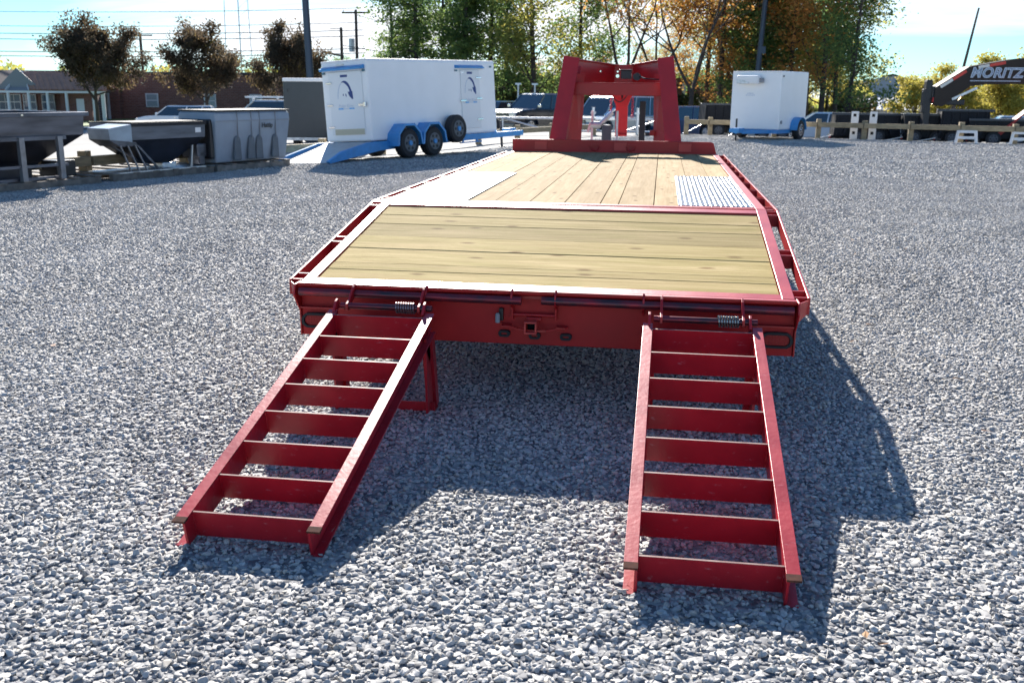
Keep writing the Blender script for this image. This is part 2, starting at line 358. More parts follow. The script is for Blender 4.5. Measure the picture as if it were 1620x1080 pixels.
# ------------------------------------------------------------------ gravel stones (stuff, geometry nodes on a point cloud)
def stone_mesh(seed):
    import bmesh
    r = random.Random(seed); bm = bmesh.new()
    sx, sy, sz = 1, r.uniform(.62, .95), r.uniform(.45, .75)
    pts = []
    for i in range(13):
        v = Vector((r.gauss(0, 1), r.gauss(0, 1), r.gauss(0, 1))).normalized()*r.uniform(.82, 1.08)
        pts.append(bm.verts.new((v.x*sx*.5, v.y*sy*.5, v.z*sz*.5)))
    h = bmesh.ops.convex_hull(bm, input=bm.verts)
    bmesh.ops.delete(bm, geom=[g for g in h['geom_interior'] if isinstance(g, bmesh.types.BMVert)], context='VERTS')
    bmesh.ops.bevel(bm, geom=bm.edges[:], offset=.045, segments=1, affect='EDGES', profile=.6)
    me = bpy.data.meshes.new('stone'); bm.to_mesh(me); bm.free(); me.materials.append(STONE)
    return me
def stone_mat():
    m = bpy.data.materials.new('limestone_chip'); m.use_nodes = True; nt = m.node_tree; b = nt.nodes['Principled BSDF']; N = nt.nodes.new; L = nt.links.new
    oi = N('ShaderNodeObjectInfo'); r = N('ShaderNodeValToRGB'); e = r.color_ramp.elements
    e[0].position = 0; e[0].color = (.27, .268, .27, 1); e[1].position = 1; e[1].color = (.58, .55, .49, 1)
    for p, c in ((.25, (.37, .362, .355)), (.5, (.465, .45, .43)), (.78, (.54, .52, .495)), (.93, (.46, .42, .36))):
        k = e.new(p); k.color = (*c, 1)
    L(oi.outputs['Random'], r.inputs[0])
    co = N('ShaderNodeTexCoord'); n = N('ShaderNodeTexNoise'); n.inputs['Scale'].default_value = 3.2; n.inputs['Detail'].default_value = 5; L(co.outputs['Object'], n.inputs[0])
    mr = N('ShaderNodeMapRange'); mr.inputs['From Min'].default_value = .3; mr.inputs['From Max'].default_value = .7; mr.inputs['To Min'].default_value = .78; mr.inputs['To Max'].default_value = 1.15; L(n.outputs['Fac'], mr.inputs[0])
    n3 = N('ShaderNodeTexNoise'); n3.inputs['Scale'].default_value = .9; n3.inputs['Detail'].default_value = 4; L(oi.outputs['Location'], n3.inputs[0])
    m3 = N('ShaderNodeMapRange'); m3.inputs['From Min'].default_value = .3; m3.inputs['From Max'].default_value = .7; m3.inputs['To Min'].default_value = .84; m3.inputs['To Max'].default_value = 1.14; L(n3.outputs['Fac'], m3.inputs[0])
    m4 = N('ShaderNodeMath'); m4.operation = 'MULTIPLY'; L(mr.outputs[0], m4.inputs[0]); L(m3.outputs[0], m4.inputs[1])
    hs = N('ShaderNodeHueSaturation'); L(m4.outputs[0], hs.inputs['Value']); L(r.outputs[0], hs.inputs['Color']); L(hs.outputs[0], b.inputs['Base Color'])
    bp = N('ShaderNodeBump'); bp.inputs['Strength'].default_value = .5; bp.inputs['Distance'].default_value = .002; L(n.outputs['Fac'], bp.inputs['Height']); L(bp.outputs[0], b.inputs['Normal'])
    b.inputs['Roughness'].default_value = .8; b.inputs['Specular IOR Level'].default_value = .3
    return m
STONE = stone_mat()
stone_col = bpy.data.collections.new('stone_shapes')
for i in range(10): stone_col.objects.link(bpy.data.objects.new('stone_shape', stone_mesh(100+i)))
def scatter(name, P, S, label):
    me = bpy.data.meshes.new(name); me.vertices.add(len(P)); me.vertices.foreach_set('co', P.astype(np.float32).ravel())
    a = me.attributes.new('siz', 'FLOAT', 'POINT'); a.data.foreach_set('value', S.astype(np.float32))
    R = rng.uniform(-PI, PI, (len(P), 3)); R[:, 0] *= .16; R[:, 1] *= .16
    a = me.attributes.new('rot', 'FLOAT_VECTOR', 'POINT'); a.data.foreach_set('vector', R.astype(np.float32).ravel())
    o = bpy.data.objects.new(name, me); COL.objects.link(o); tag(o, label, None, None, 'stuff')
    g = bpy.data.node_groups.new(name, 'GeometryNodeTree')
    g.interface.new_socket('Geometry', in_out='INPUT', socket_type='NodeSocketGeometry'); g.interface.new_socket('Geometry', in_out='OUTPUT', socket_type='NodeSocketGeometry')
    N = g.nodes.new; L = g.links.new; gi = N('NodeGroupInput'); go = N('NodeGroupOutput')
    mp_ = N('GeometryNodeMeshToPoints'); ci = N('GeometryNodeCollectionInfo'); ci.inputs['Collection'].default_value = stone_col; ci.inputs['Separate Children'].default_value = True
    ip = N('GeometryNodeInstanceOnPoints'); ip.inputs['Pick Instance'].default_value = True
    s_ = N('GeometryNodeInputNamedAttribute'); s_.data_type = 'FLOAT'; s_.inputs['Name'].default_value = 'siz'
    r_ = N('GeometryNodeInputNamedAttribute'); r_.data_type = 'FLOAT_VECTOR'; r_.inputs['Name'].default_value = 'rot'
    L(gi.outputs[0], mp_.inputs[0]); L(mp_.outputs[0], ip.inputs['Points']); L(ci.outputs[0], ip.inputs['Instance'])
    L(s_.outputs[0], ip.inputs['Scale']); e2r = N('FunctionNodeEulerToRotation'); L(r_.outputs[0], e2r.inputs[0]); L(e2r.outputs[0], ip.inputs['Rotation'])
    L(ip.outputs[0], go.inputs[0]); md = o.modifiers.new('stones', 'NODES'); md.node_group = g
    return o
def stone_points(d0, d1, sp, smin, smax, over, seed, a0=-42, a1=42):
    r = np.random.default_rng(seed)
    cx, cy = CP[0], CP[1]
    xs = np.arange(-d1, d1, sp); ys = np.arange(0, d1+1, sp)
    X, Y = np.meshgrid(xs, ys); X = X.ravel(); Y = Y.ravel()
    X = X+r.uniform(-.5, .5, X.size)*sp; Y = Y+r.uniform(-.5, .5, Y.size)*sp
    d = np.hypot(X, Y); an = np.degrees(np.arctan2(X, Y))
    k = (d > d0) & (d < d1) & (an > a0) & (an < a1); X = X[k]; Y = Y[k]
    c_, s_ = math.cos(CYAW), math.sin(CYAW)
    wx = cx+X*c_-Y*s_; wy = cy+X*s_+Y*c_
    sa = (wx-A0[0])*NA[0]+(wy-A0[1])*NA[1]; sb = (wx-B0[0])*NB[0]+(wy-B0[1])*NB[1]
    k = (sa < .1) & (sb < .3); wx = wx[k]; wy = wy[k]
    S = smin+(smax-smin)*r.beta(1.5, 3.0, wx.size)
    big = r.random(wx.size) < .03; S[big] *= 1.35
    z = zt(wx, wy)+r.uniform(-.26, .20, wx.size)*sp+.0
    return np.stack([wx, wy, z], -1), S
Pn, Sn = stone_points(1.3, 8.2, .0208, .017, .050, 0, 3)
scatter('gravel_stones', Pn, Sn, 'crushed pale grey limestone gravel covering the lot')
Pm, Sm = stone_points(8.1, 20.5, .027, .026, .050, 0, 4, -34, 34)
scatter('far_gravel_stones', Pm, Sm, 'crushed limestone gravel further across the lot')
Pf, Sf = stone_points(20.4, 46, .052, .046, .080, 0, 5, -32, 32)
scatter('distant_gravel_stones', Pf, Sf, 'limestone gravel near the timber rails')


# ================================================================== RED FLATBED TRAILER
HB, HD, DL = .607, .860, 1.61           # bumper deck height, main deck height, dovetail length
SL = (HD-HB)/DL
T = thing('flatbed_trailer', 'long red gooseneck flatbed trailer with yellow pine deck and sloping dovetail', 'trailer')
def dz(y): return HB+SL*y
def dpart(b, name, m, bevel=.002, **k):          # part given in (x, along dovetail y, height above dovetail plane)
    b.V = [(x, y, dz(y)+z) for x, y, z in b.V]; return b.build(name, m, T, bevel, **k)
# dovetail frame
dpart(MB().box(-1.252, -1.192, .0, 1.60, -.075, 0), 'side_rail', RED)
dpart(MB().box(1.192, 1.252, .0, 1.60, -.075, 0), 'side_rail', RED)
dpart(MB().box(-1.192, 1.192, -.004, .064, -.05, -.001), 'rear_rail', RED)
dpart(MB().box(-1.192, 1.192, 1.50, 1.575, -.07, .002), 'cross_rail', RED)
jl = [.067, .232, .349, .608, .854, 1.100, 1.294, 1.497]; jr = [.067, .230, .332, .586, .832, 1.087, 1.262, 1.494]
jr[1] = .232; jl[1] = .2325
for i in range(7):
    g = .0045 if i in (1, 2, 3) else .003
    a0, a1, b0, b1 = jl[i]+g/2, jl[i+1]-g/2, jr[i]+g/2, jr[i+1]-g/2
    t = -.008-random.uniform(0, .004)
    b = MB()._add([(-1.188, a0, -.045), (1.188, b0, -.045), (1.188, b1, -.045), (-1.188, a1, -.045), (-1.188, a0, t), (1.188, b0, t), (1.188, b1, t), (-1.188, a1, t)],
                  [(0, 3, 2, 1), (4, 5, 6, 7), (0, 1, 5, 4), (1, 2, 6, 5), (2, 3, 7, 6), (3, 0, 4, 7)])
    dpart(b, 'plank', WOODX, .003)
MBx = MB()
for y in (.35, .75, 1.15): MBx.box(-1.18, 1.18, y, y+.07, -.16, -.05)
dpart(MBx, 'dovetail_crossmember', RED, 0)
# dovetail rub rails and stake pockets
for s in (-1, 1):
    b = MB(); b.box(s*1.318 if s > 0 else -1.330, s*1.330 if s > 0 else -1.318, .03, 1.60, -.085, -.002); dpart(b, 'rub_rail', RED)
    for y in (.045, .135, .70, .79, 1.50, 1.585):
        dpart(MB().box(*(sorted((s*1.2525, s*1.3178))), y, y+.008, -.080, -.006), 'stake_pocket_plate', RED, 0)
# main deck frame
MB().box(-1.252, -1.192, 1.625, 7.46, HD-.10, HD).build('side_rail', RED, T, .002)
MB().box(1.192, 1.252, 1.625, 7.46, HD-.10, HD).build('side_rail', RED, T, .002)
MB().box(-1.300, 1.300, 1.605, 1.622, HD-.15, HD-.002).build('hinge_plate', RED, T, .001)
MB().box(-1.192, 1.192, 1.6225, 1.675, HD-.09, HD+.001).build('cross_rail', RED, T, .002)
xs = [-1.190, -.980, -.745, -.520, -.283, -.048, .190, .311, .545, .800, 1.000, 1.190]
for a, b_ in zip(xs, xs[1:]):
    g = .006 if abs(b_-.545) < .01 else .004
    MB().box(a+g/2, b_-g/2, 1.678, 7.455, HD-.045, HD-.003-random.uniform(0, .004)).build('plank', WOODY, T, .003)
for s in (-1, 1):
    x0, x1 = sorted((s*1.318, s*1.330))
    MB().box(x0, x1, 1.62, 7.46, HD-.10, HD-.004).build('rub_rail', RED, T, .001)
    y = 1.75
    while y < 7.4:
        for dy in (0, .085): MB().box(*sorted((s*1.2525, s*1.3178)), y+dy, y+dy+.008, HD-.098, HD-.008).build('stake_pocket_plate', RED, T)
        y += .61
# diamond plates with raised tread rows
def tread_plate(x0, x1, y0, y1):
    pl = MB().box(x0, x1, y0, y1, HD+.0005, HD+.005).build('diamond_plate', PLATE, T, .001)
    n = 15; b = MB(); px = (x1-x0)/n; py = .038
    for i in range(n):
        for j in range(int((y1-y0)/py)):
            cx = x0+px*(i+.5); cy = y0+py*(j+.5); ang = math.radians(76 if (i+j) % 2 else 104)
            c, s = math.cos(ang), math.sin(ang); L, W, H = .0190, .0030, .0018
            vs = []
            for u, v, w in ((-L, 0, 0), (0, -W, 0), (L, 0, 0), (0, W, 0), (0, 0, H)): vs.append((cx+u*c-v*s, cy+u*s+v*c, HD+.005+w))
            b._add(vs, [(0, 1, 4), (1, 2, 4), (2, 3, 4), (3, 0, 4)])
    b.build('raised_tread', TREAD, T, fix=False)['kind'] = 'stuff'
PLATE = mat('bright_tread_plate', (.20, .25, .32), .235, metal=.8, noise=.06, nscale=20)
TREAD = mat('bright_raised_tread', (.45, .49, .55), .30, metal=.9)
tread_plate(-1.186, -.700, 1.68, 4.02); tread_plate(.703, 1.186, 1.68, 4.02)
# rear bumper box
MB().prism([(.018, .315), (.018, .565), (-.035, .585), (-.035, .600), (.06, .600), (.06, .315)], -1.262, 1.262, 'x').build('bumper_panel', LITRED, T, .003)
MB().box(-1.255, 1.255, -.040, -.006, .594, .6055).build('bumper_lip', RED, T, .002)
for s in (-1, 1):      # curved end gussets
    poly = [(-.075, .545), (-.060, .600), (.05, .603), (.05, .315), (.01, .315), (.005, .45), (-.030, .485)]
    MB().prism(poly, *sorted((s*1.2625, s*1.272)), 'x').build('end_gusset', RED, T, .002)
    MB().box(*sorted((s*1.02, s*1.258)), -.020, .016, .466, .474).build('ledge', RED, T, .001)
    b = MB(); b._add([(s*1.273, -.055, .60), (s*1.325, .03, .60), (s*1.325, .04, .53), (s*1.273, -.03, .50),
                     (s*1.273, -.047, .60), (s*1.325, .038, .60), (s*1.325, .048, .53), (s*1.273, -.022, .50)],
                     [(0, 1, 2, 3), (7, 6, 5, 4), (0, 4, 5, 1), (1, 5, 6, 2), (2, 6, 7, 3), (3, 7, 4, 0)])
    b.build('corner_plate', RED, T)
for a, b_ in ((-1.245, -.083), (.019, 1.245)):
    MB().tube((a, -.052, .562), (b_, -.055, .558), .021, n=16).build('slide_bar', DARKSTEEL, T, smooth=True)
def hook(x, zl, tall=0.):
    p = [(-.006, .600+tall), (-.030, .606+tall), (-.066, .588), (-.074, .560), (-.062, .535), (-.028, .515), (-.022, zl), (.0165, zl), (.0165, .560)]
    MB().prism(p, x-.005, x+.005, 'x').build('bar_hook', RED, T, .0015)
for x, zl in ((-.572, .50), (-.133, .452), (.088, .455), (.524, .50)): hook(x, zl, .008)
MB().tube((-.128, -.012, .478), (.083, -.012, .478), .008).build('hook_rod', RED, T, smooth=True)
MB().bar((-.06, -.01, .460), (.015, -.01, .460), .03, .016).build('weld_pad', RED, T, .003)
# receiver, chain bar
b = MB(); O, I = .032, .0225
for (x0, x1, z0, z1) in ((-O, O, I, O), (-O, O, -O, -I), (-O, -I, -I, I), (I, O, -I, I)): b.box(-.033+x0, -.033+x1, -.085, .017, .425+z0, .425+z1)
RCV = mat('orange_red_receiver', (.55, .05, .04), .45, noise=.1)
r_ = b.build('hitch_receiver', RCV, T, .003)
MB().box(-.033-I, -.033+I, -.01, .0, .425-I, .425+I).build('receiver_opening', HOLE, T)
b = MB(); pts = [(-.195, 0, .424), (-.15, -.03, .420), (-.10, -.05, .411), (-.033, -.055, .405), (.04, -.05, .407), (.10, -.03, .414), (.15, 0, .418)]
for p, q in zip(pts, pts[1:]): b.bar(p, q, .012, .010)
for x in (-.163, .115): b.box(x-.022, x+.022, -.045, .017, .418, .424)
b.build('safety_chain_bar', RED, T)
for x, z in ((-.178, .3715), (-.021, .366), (.139, .366)):
    MB().ring(x, z, .0175, -.004, .030, .0175, .016, .006).build('marker_grommet', BLACKRUB, T)
    MB().box(x-.017, x+.017, .004, .0178, z-.006, z+.006).build('marker_lens', LENS, T, .002)
for s in (-1, 1):
    MB().ring(s*1.180, .398, .0175, -.008, .078, .040, .064, .028).build('lamp_grommet', BLACKRUB, T, smooth=True)
    b = MB(); n = 28; vs = []
    for i in range(n):
        t = 2*PI*i/n; vs.append((.036*(1 if math.cos(t) > 0 else -1)+.028*math.cos(t), .028*math.sin(t)))
    b.prism([(s*1.18+u, .398+v) for u, v in vs], .002, .0176, 'y'); ln = b.build('tail_lamp', LENS, T, .003)
    f = MB()
    for k in range(-3, 4):
        for j in (-1, 0, 1): f.tube((s*1.18+k*.0145, .0016, .398+j*.0145), (s*1.18+k*.0145, -.001, .398+j*.0145), .005, n=8)
    f.build('lens_facet', LENS, ln)
b = MB(); b.box(-.205, -.183, -.006, .0178, .440, .505); b.build('plug_bracket', BLACK, T, .004)
MB().tube((-.207, -.030, .436), (-.207, -.030, .478), .0125, n=14).tube((-.207, -.030, .478), (-.207, -.030, .486), .0125, .006, n=14).build('plug', GREY, T, .001, smooth=True)
# small printed strip behind the left ramp
MB().box(-.93, -.80, -.002, .0175, .412, .424).build('reflective_strip', WHITEP, T)
# main frame beams, axles, wheels under the deck
for s in (-1, 1):
    b = MB(); b.box(*sorted((s*.40, s*.52)), .10, 8.0, HD-.12, HD-.105).box(*sorted((s*.40, s*.52)), .10, 8.0, .42, .435).box(*sorted((s*.455, s*.465)), .10, 8.0, .435, HD-.12)
    b.V = [(x, y, z if y > 1 else min(z, dz(y)-.16) if z > .5 else z) for x, y, z in b.V]; b.build('frame_beam', RED, T)
b = MB()
y = 1.9
while y < 7.4: b.box(-1.19, 1.19, y, y+.05, HD-.104, HD-.048); y += .41
b.build('crossmember', RED, T)
for y in (3.6, 4.5):
    MB().tube((-1.0, y, .39), (1.0, y, .39), .06).build('axle', BLACK, T)
    for s in (-1, 1):
        for xo in (.72, 1.0):
            w = MB().tube((s*xo-.10, y, .385), (s*xo+.10, y, .385), .385, n=28).build('wheel', TYRE, T, .02, smooth=True)
            MB().tube((s*xo-.102, y, .385), (s*xo+.102, y, .385), .21, n=20).build('rim', WHITEP, w)
# bulkhead at the deck front
b = MB(); b.prism([(-1.255, HD-.08), (1.262, HD-.08), (1.20, HD+.128), (1.16, HD+.140), (-1.255, HD+.145)], 7.46, 7.50, 'y'); b.build('bulkhead', RED, T, .003)
MB().box(-1.255, 1.16, 7.501, 7.56, HD+.10, HD+.130).build('bulkhead_flange', RED, T, .002)
for x in (-.90, .30-.22, .86): MB().box(x-.075, x+.075, 7.448, 7.4595, HD+.02, HD+.118).build('bulkhead_pad', RCV, T, .002)
for x in (-.235, .205):
    b = MB(); n = 12; pr = [(x+.05*math.cos(-PI*i/n), 7.44, HD+.075+.055*math.sin(-PI*i/n)) for i in range(n+1)]; b.path(pr, .009, 8)
    b.box(x-.05, x+.05, 7.445, 7.4595, HD+.07, HD+.095); b.build('tie_down_ring', RED, T)
# gooseneck: two leaning I-beam risers, cross beam, converging neck plates, coupler
def ibeam(b, p, q, w, d, t=.012, fw=(0, 1, 0)):
    p = Vector(p); q = Vector(q); ax = (q-p).normalized(); f = Vector(fw); side = ax.cross(f).normalized(); dep = side.cross(ax).normalized()
    for o_ in (-.5, .5): b.bar(p+dep*o_*d, q+dep*o_*d, w, t, up=dep)
    b.bar(p, q, t, d-t, up=dep); return b
for s in (-1, 1):
    ibeam(MB(), (s*.735, 7.86, HD+.0), (s*.585, 8.10, 1.955), .20, .42).build('riser', RED, T, .003)
    b = MB(); p0, p1, p2, p3 = (s*.655, 7.90, HD), (s*.475, 8.30, HD), (s*.44, 8.45, 1.80), (s*.53, 8.10, 1.80)
    b._add([p0, p1, p2, p3]+[(a+s*.012, y_+.01, z_) for a, y_, z_ in (p0, p1, p2, p3)], [(0, 1, 2, 3), (7, 6, 5, 4), (0, 4, 5, 1), (1, 5, 6, 2), (2, 6, 7, 3), (3, 7, 4, 0)]); b.build('riser_side_plate', LITRED, T)
    MB().prism([(s*.47, HD), (s*.64, HD), (s*.64, HD+.09), (s*.47, HD+.09)], 7.62, 8.0, 'y').build('riser_foot', RED, T, .002)
    # converging neck side plates
    b = MB(); x0, x1, y0, y1 = s*.615, s*.13, 8.27, 9.75
    for t0 in (0,):
        b._add([(x0, y0, 1.62), (x1, y1, 1.60), (x1, y1, 1.95), (x0, y0, 1.985), (x0+s*.012, y0, 1.62), (x1+s*.012, y1, 1.60), (x1+s*.012, y1, 1.95), (x0+s*.012, y0, 1.985)],
               [(0, 1, 2, 3), (7, 6, 5, 4), (0, 4, 5, 1), (1, 5, 6, 2), (2, 6, 7, 3), (3, 7, 4, 0)])
    b.bar((x0, y0, 1.985), (x1, y1, 1.95), .12, .012); b.build('neck_beam', RED, T, .002)
MB().box(-.66, .67, 7.965, 7.98, 1.535, 1.68).box(-.66, .67, 7.965, 8.08, 1.68, 1.690).build('cross_beam', RED, T, .003)
MB().box(-.62, .62, 8.0, 8.25, 1.665, 1.677).build('neck_floor', RED, T)
MB().box(-.14, .14, 9.75, 10.05, 1.58, 1.955).build('coupler_head', RED, T, .004)
CPR = mat('bright_red_coupler', (.72, .018, .022), .4, noise=.06)
b = MB(); b.box(-.10, .07, 9.85, 9.97, .98, 1.60); b._add([(-.20, 9.84, 1.62), (.16, 9.84, 1.62), (.06, 9.84, 1.36), (-.09, 9.84, 1.36), (-.19, 9.98, 1.62), (.15, 9.98, 1.62), (.06, 9.98, 1.36), (-.09, 9.98, 1.36)],
     [(0, 1, 2, 3), (7, 6, 5, 4), (0, 4, 5, 1), (1, 5, 6, 2), (2, 6, 7, 3), (3, 7, 4, 0)])
b.box(-.10, .07, 9.80, 10.0, .955, .98); b.build('coupler_post', CPR, T, .003)
MB()._add([(-.05, 9.835, 1.60), (.02, 9.835, 1.60), (-.015, 9.835, 1.46)], [(0, 1, 2)]).build('gusset_notch', HOLE, T, fix=False)
for x in (-.17, .14):
    b = MB(); zc = 1.58
    for k in range(11):
        r = .017; pr = [(x+(.006 if k % 2 else r)*math.cos(2*PI*i/8), 9.80+(r if k % 2 else .006)*math.sin(2*PI*i/8), zc-k*.034+.021*math.sin(2*PI*i/8)) for i in range(9)]
        b.path(pr, .0045, 5)
    b.build('safety_chain', CPR, T)
b = MB(); cpts = [(-.20, 9.78, 1.62)]
for i in range(1, 13): t = i/12; cpts.append((-.20+.30*t, 9.76, 1.60-.16*math.sin(PI*t)))
b.path(cpts, .008, 6); b.build('brake_cable', BLACK, T)
MB().box(-.02+.04, .115+.04, 8.30, 8.42, 1.74, 1.845).box(-.04+.04, .125+.04, 8.29, 8.43, 1.845, 1.858).build('battery_box', BLACK, T, .01)
MB().tube((.225, 8.3, 1.77), (.225, 8.42, 1.77), .05, n=14).path([(.26, 8.3, 1.77), (.33, 8.2, 1.745), (.45, 8.15, 1.735), (.58, 8.12, 1.733)], .01, 6).build('winch_motor', BLACK, T, smooth=True)
for p, r in (((-.02, 8.28, 1.83), .012), ((-.02, 8.26, 1.775), .022), ((-.26, 8.6, 1.84), .009)): MB().tube(p, (p[0], p[1]+.02, p[2]), r, n=12).build('bolt', CHROME, T, smooth=True)
# landing jack
MB().box(.265, .345, 8.9, 9.0, .50, 1.46).box(.35, .42, 8.92, 8.98, 1.0, 1.05).build('landing_jack', BLACK, T, .004)
MB().box(.42, .62, 8.3, 8.36, 1.03, 1.10).build('jack_bracket', RED, T, .003)
MB().box(.25, .42, 8.2, 8.5, .86, .90).build('step_plate', RED, T, .003)
# shiny galvanised winch and spare brackets in front of the neck
b = MB(); b.tube((-.30, 9.3, 1.12), (-.12, 9.3, 1.30), .035, n=10).tube((-.42, 9.3, 1.13), (-.28, 9.3, 1.13), .045, n=12).bar((-.46, 9.3, 1.02), (-.42, 9.3, 1.16), .03, .03)
b.build('ratchet_winch', GALV, T, smooth=True)
MB().box(-.26, -.13, 9.25, 9.38, .86, 1.13).build('tool_tray', DRIM, T, .02)
for x in (-.40, -.05): MB().bar((x, 9.3, .70), (x, 9.3, 1.32), .03, .03).build('stake_post', GALV, T)

# ================================================================== LOADING RAMPS
def ramp(x0, x1, dxb, name_label, ytop, foot_y, Lh=1.725):
    """x0,x1 outer edges at the top; dxb = sideways shift of the foot"""
    R_ = thing('loading_ramp', name_label, 'ramp', (x0, ytop, 0), 0, 'ladder ramps folded down from the trailer')
    zt_, zb_ = .508, .103; w = x1-x0
    def P(u, v, h, Lh=Lh):      # u across, v along (0 top,1 foot), h perpendicular offset (down negative)
        nrm = Vector((0, -(zt_-zb_), Lh)).normalized()*1.0
        p = Vector((u+dxb*v, -Lh*v, zt_+(zb_-zt_)*v)); n_ = Vector((0, -(zt_-zb_)/math.hypot(Lh, zt_-zb_), Lh/math.hypot(Lh, zt_-zb_)))
        return p+n_*h
    def pbox(b, u0, u1, v0, v1, h0, h1):
        vs = [P(u, v, h) for h in (h0, h1) for u, v in ((u0, v0), (u1, v0), (u1, v1), (u0, v1))]
        return b._add(vs, [(0, 3, 2, 1), (4, 5, 6, 7), (0, 1, 5, 4), (1, 2, 6, 5), (2, 3, 7, 6), (3, 0, 4, 7)])
    D = .108
    for sd in (0, 1):
        fl0, fl1 = (0, .046) if sd == 0 else (w-.046, w)
        wb0, wb1 = (.036, .046) if sd == 0 else (w-.046, w-.036)
        b = MB(); pbox(b, fl0, fl1, 0, 1.0, -.007, 0)
        pbox(b, wb0, wb1, 0, 1.0, -D, -.0071)
        bf0, bf1 = (.0, .0355) if sd == 0 else (w-.0355, w)
        pbox(b, bf0, bf1, 0, 1.005, -D, -D+.007)
        rl = b.build('side_rail', WRED, R_, .0015)
        b = MB(); pbox(b, fl0-.0006, fl1+.0006, .984, 1.0012, -.0075, .0007); b.build('worn_tip', BARETIP, rl)
    for k in range(8):
        v = (.02+.245*k)/1.815*.985 + .02
        b = MB(); jj = random.uniform(-.001, .001)
        dv = .0060/1.85
        u0, u1 = .0465, w-.0465
        vs = [P(u, vv, h) for h in (-.110, -.003+jj) for u, vv in ((u0, v-dv/2), (u1, v-dv/2), (u1, v+dv/2), (u0, v+dv/2))]
        # keep the bars standing plumb: offset foot a little
        b._add(vs, [(0, 3, 2, 1), (4, 5, 6, 7), (0, 1, 5, 4), (1, 2, 6, 5), (2, 3, 7, 6), (3, 0, 4, 7)])
        rg = b.build('rung', WRED, R_, .001)
        b = MB(); wr = random.Random(k*7+int(x0*10))
        for uu in (.0475, w-.0475):
            pp = [P(uu+wr.uniform(-.0012, .0012), v+dv/2+.0006, -.106+.100*i/9) for i in range(10)]
            for i in range(9): b.tube(pp[i], pp[i+1], .0028+wr.uniform(0, .0016), .0030, 5)
        b.build('weld_bead', WRED, rg)
        b = MB(); vs = [P(u, vv, h) for h in (-.0031+jj, -.0022+jj) for u, vv in ((u0, v-dv/2-.0003), (u1, v-dv/2-.0003), (u1, v+dv/2+.0003), (u0, v+dv/2+.0003))]
        b._add(vs, [(0, 3, 2, 1), (4, 5, 6, 7), (0, 1, 5, 4), (1, 2, 6, 5), (2, 3, 7, 6), (3, 0, 4, 7)]).build('worn_edge_glint', EDGE, rg)
    # hinge
    MB().tube((.05, .035, .522), (w-.02, .035, .522), .0155, n=12).build('hinge_rod', DARKSTEEL, R_, smooth=True)
    for u in (.085, w-.085):
        b = MB(); b.prism([(.178, .560), (.175, .598), (.156, .612), (.128, .600), (.055, .548), (.014, .535), (.012, .505), (.045, .496), (.085, .522), (.14, .545)], u-.006, u+.006, 'x')
        b.build('hinge_lug', RED, R_, .0015)
    for u in (.030, w-.055):
        MB().prism([(-.03, .505), (.01, .548), (.035, .556), (.055, .53), (.03, .49), (.0, .48)], u-.006, u+.006, 'x').build('ramp_ear', WRED, R_, .0015)
    b = MB(); u0 = w-.205; turns = 8; pts = []
    for i in range(turns*12+1): t = i/12*2*PI; pts.append((u0+.100*i/(turns*12), .035+.025*math.cos(t), .522+.025*math.sin(t)))
    b.path(pts, .0048, 6); b.build('coil_spring', SPRINGM, R_, smooth=True)
    # support stand
    for u in (.02, w-.05):
        MB().bar((u+.015, .00, .40), (u+.015, foot_y, .01), .055, .055, up=(1, 0, 0)).build('stand_leg', WRED, R_, .002)
        MB().bar((u+.022, -.04, .40), (u+.022, foot_y-.10, .01), .11, .012, up=(1, 0, 0)).build('stand_leg', WRED, R_, .001)
        MB().prism([(-.10, .37), (.02, .43), (.02, .30), (-.03, .26)], u+.020, u+.028, 'x').build('stand_gusset', WRED, R_)
    MB().box(.0, w-.0, foot_y-.105, foot_y-.097, .004, .052).box(.0, w, foot_y-.096, foot_y-.02, .004, .012).build('stand_foot', WRED, R_, .001)
    MB().box(.05, w-.05, -.02, -.012, .345, .40).build('stand_crossbar', WRED, R_)
    return R_
SPRINGM = mat('steel_spring', (.30, .20, .20), .25, metal=.7)
ramp(-1.036, -.496, -.030, 'left red ladder ramp with glaring white sunlit right rail', -.20, .09, 1.65)
SPRINGM = mat('dark_steel_spring', (.30, .29, .27), .25, metal=.85)
ramp(.528, 1.084, -.012, 'right red ladder ramp with pinkish rails, long shadow beside it', -.21, .03)

# ================================================================== helpers for wheels
def wheel(parent, x, y, z, r, w, rimm=RIM, axis='x', name='wheel', hubc=None):
    d = Vector((1, 0, 0)) if axis == 'x' else Vector((0, 1, 0))
    c = Vector((x, y, z)); rings = []
    prof = [(-w/2, r*.62), (-w/2, r*.90), (-w*.36, r*.99), (w*.36, r*.99), (w/2, r*.90), (w/2, r*.62)]
    n = 28; s1 = Vector((0, 1, 0)) if axis == 'x' else Vector((1, 0, 0)); s2 = Vector((0, 0, 1)); b = MB()
    for t, q in prof: rings.append([c+d*t+(s1*math.cos(2*PI*i/n)+s2*math.sin(2*PI*i/n))*q for i in range(n)])
    b.loft(rings, caps=True); wh = b.build(name, TYRE, parent, smooth=True)
    b = MB()
    b.tube(c-d*(w/2+.004), c+d*(w/2+.004), r*.60, n=24)
    rim_ = b.build('rim', rimm, wh, .01)
    b = MB()
    for k in range(6):
        a = 2*PI*k/6
        for sg in (-1, 1): b.tube(c+d*sg*(w/2+.003)+(s1*math.cos(a)+s2*math.sin(a))*r*.40, c+d*sg*(w/2+.007)+(s1*math.cos(a)+s2*math.sin(a))*r*.40, r*.10, n=8)
    b.build('rim_slot', BLACKRUB, wh)
    b = MB().tube(c-d*(w/2+.03), c+d*(w/2+.03), r*.17, n=14); b.build('hub', hubc or rimm, wh, .005)
    return wh
def rbox(b, x0, x1, y0, y1, z0, z1): return b.box(x0, x1, y0, y1, z0, z1)
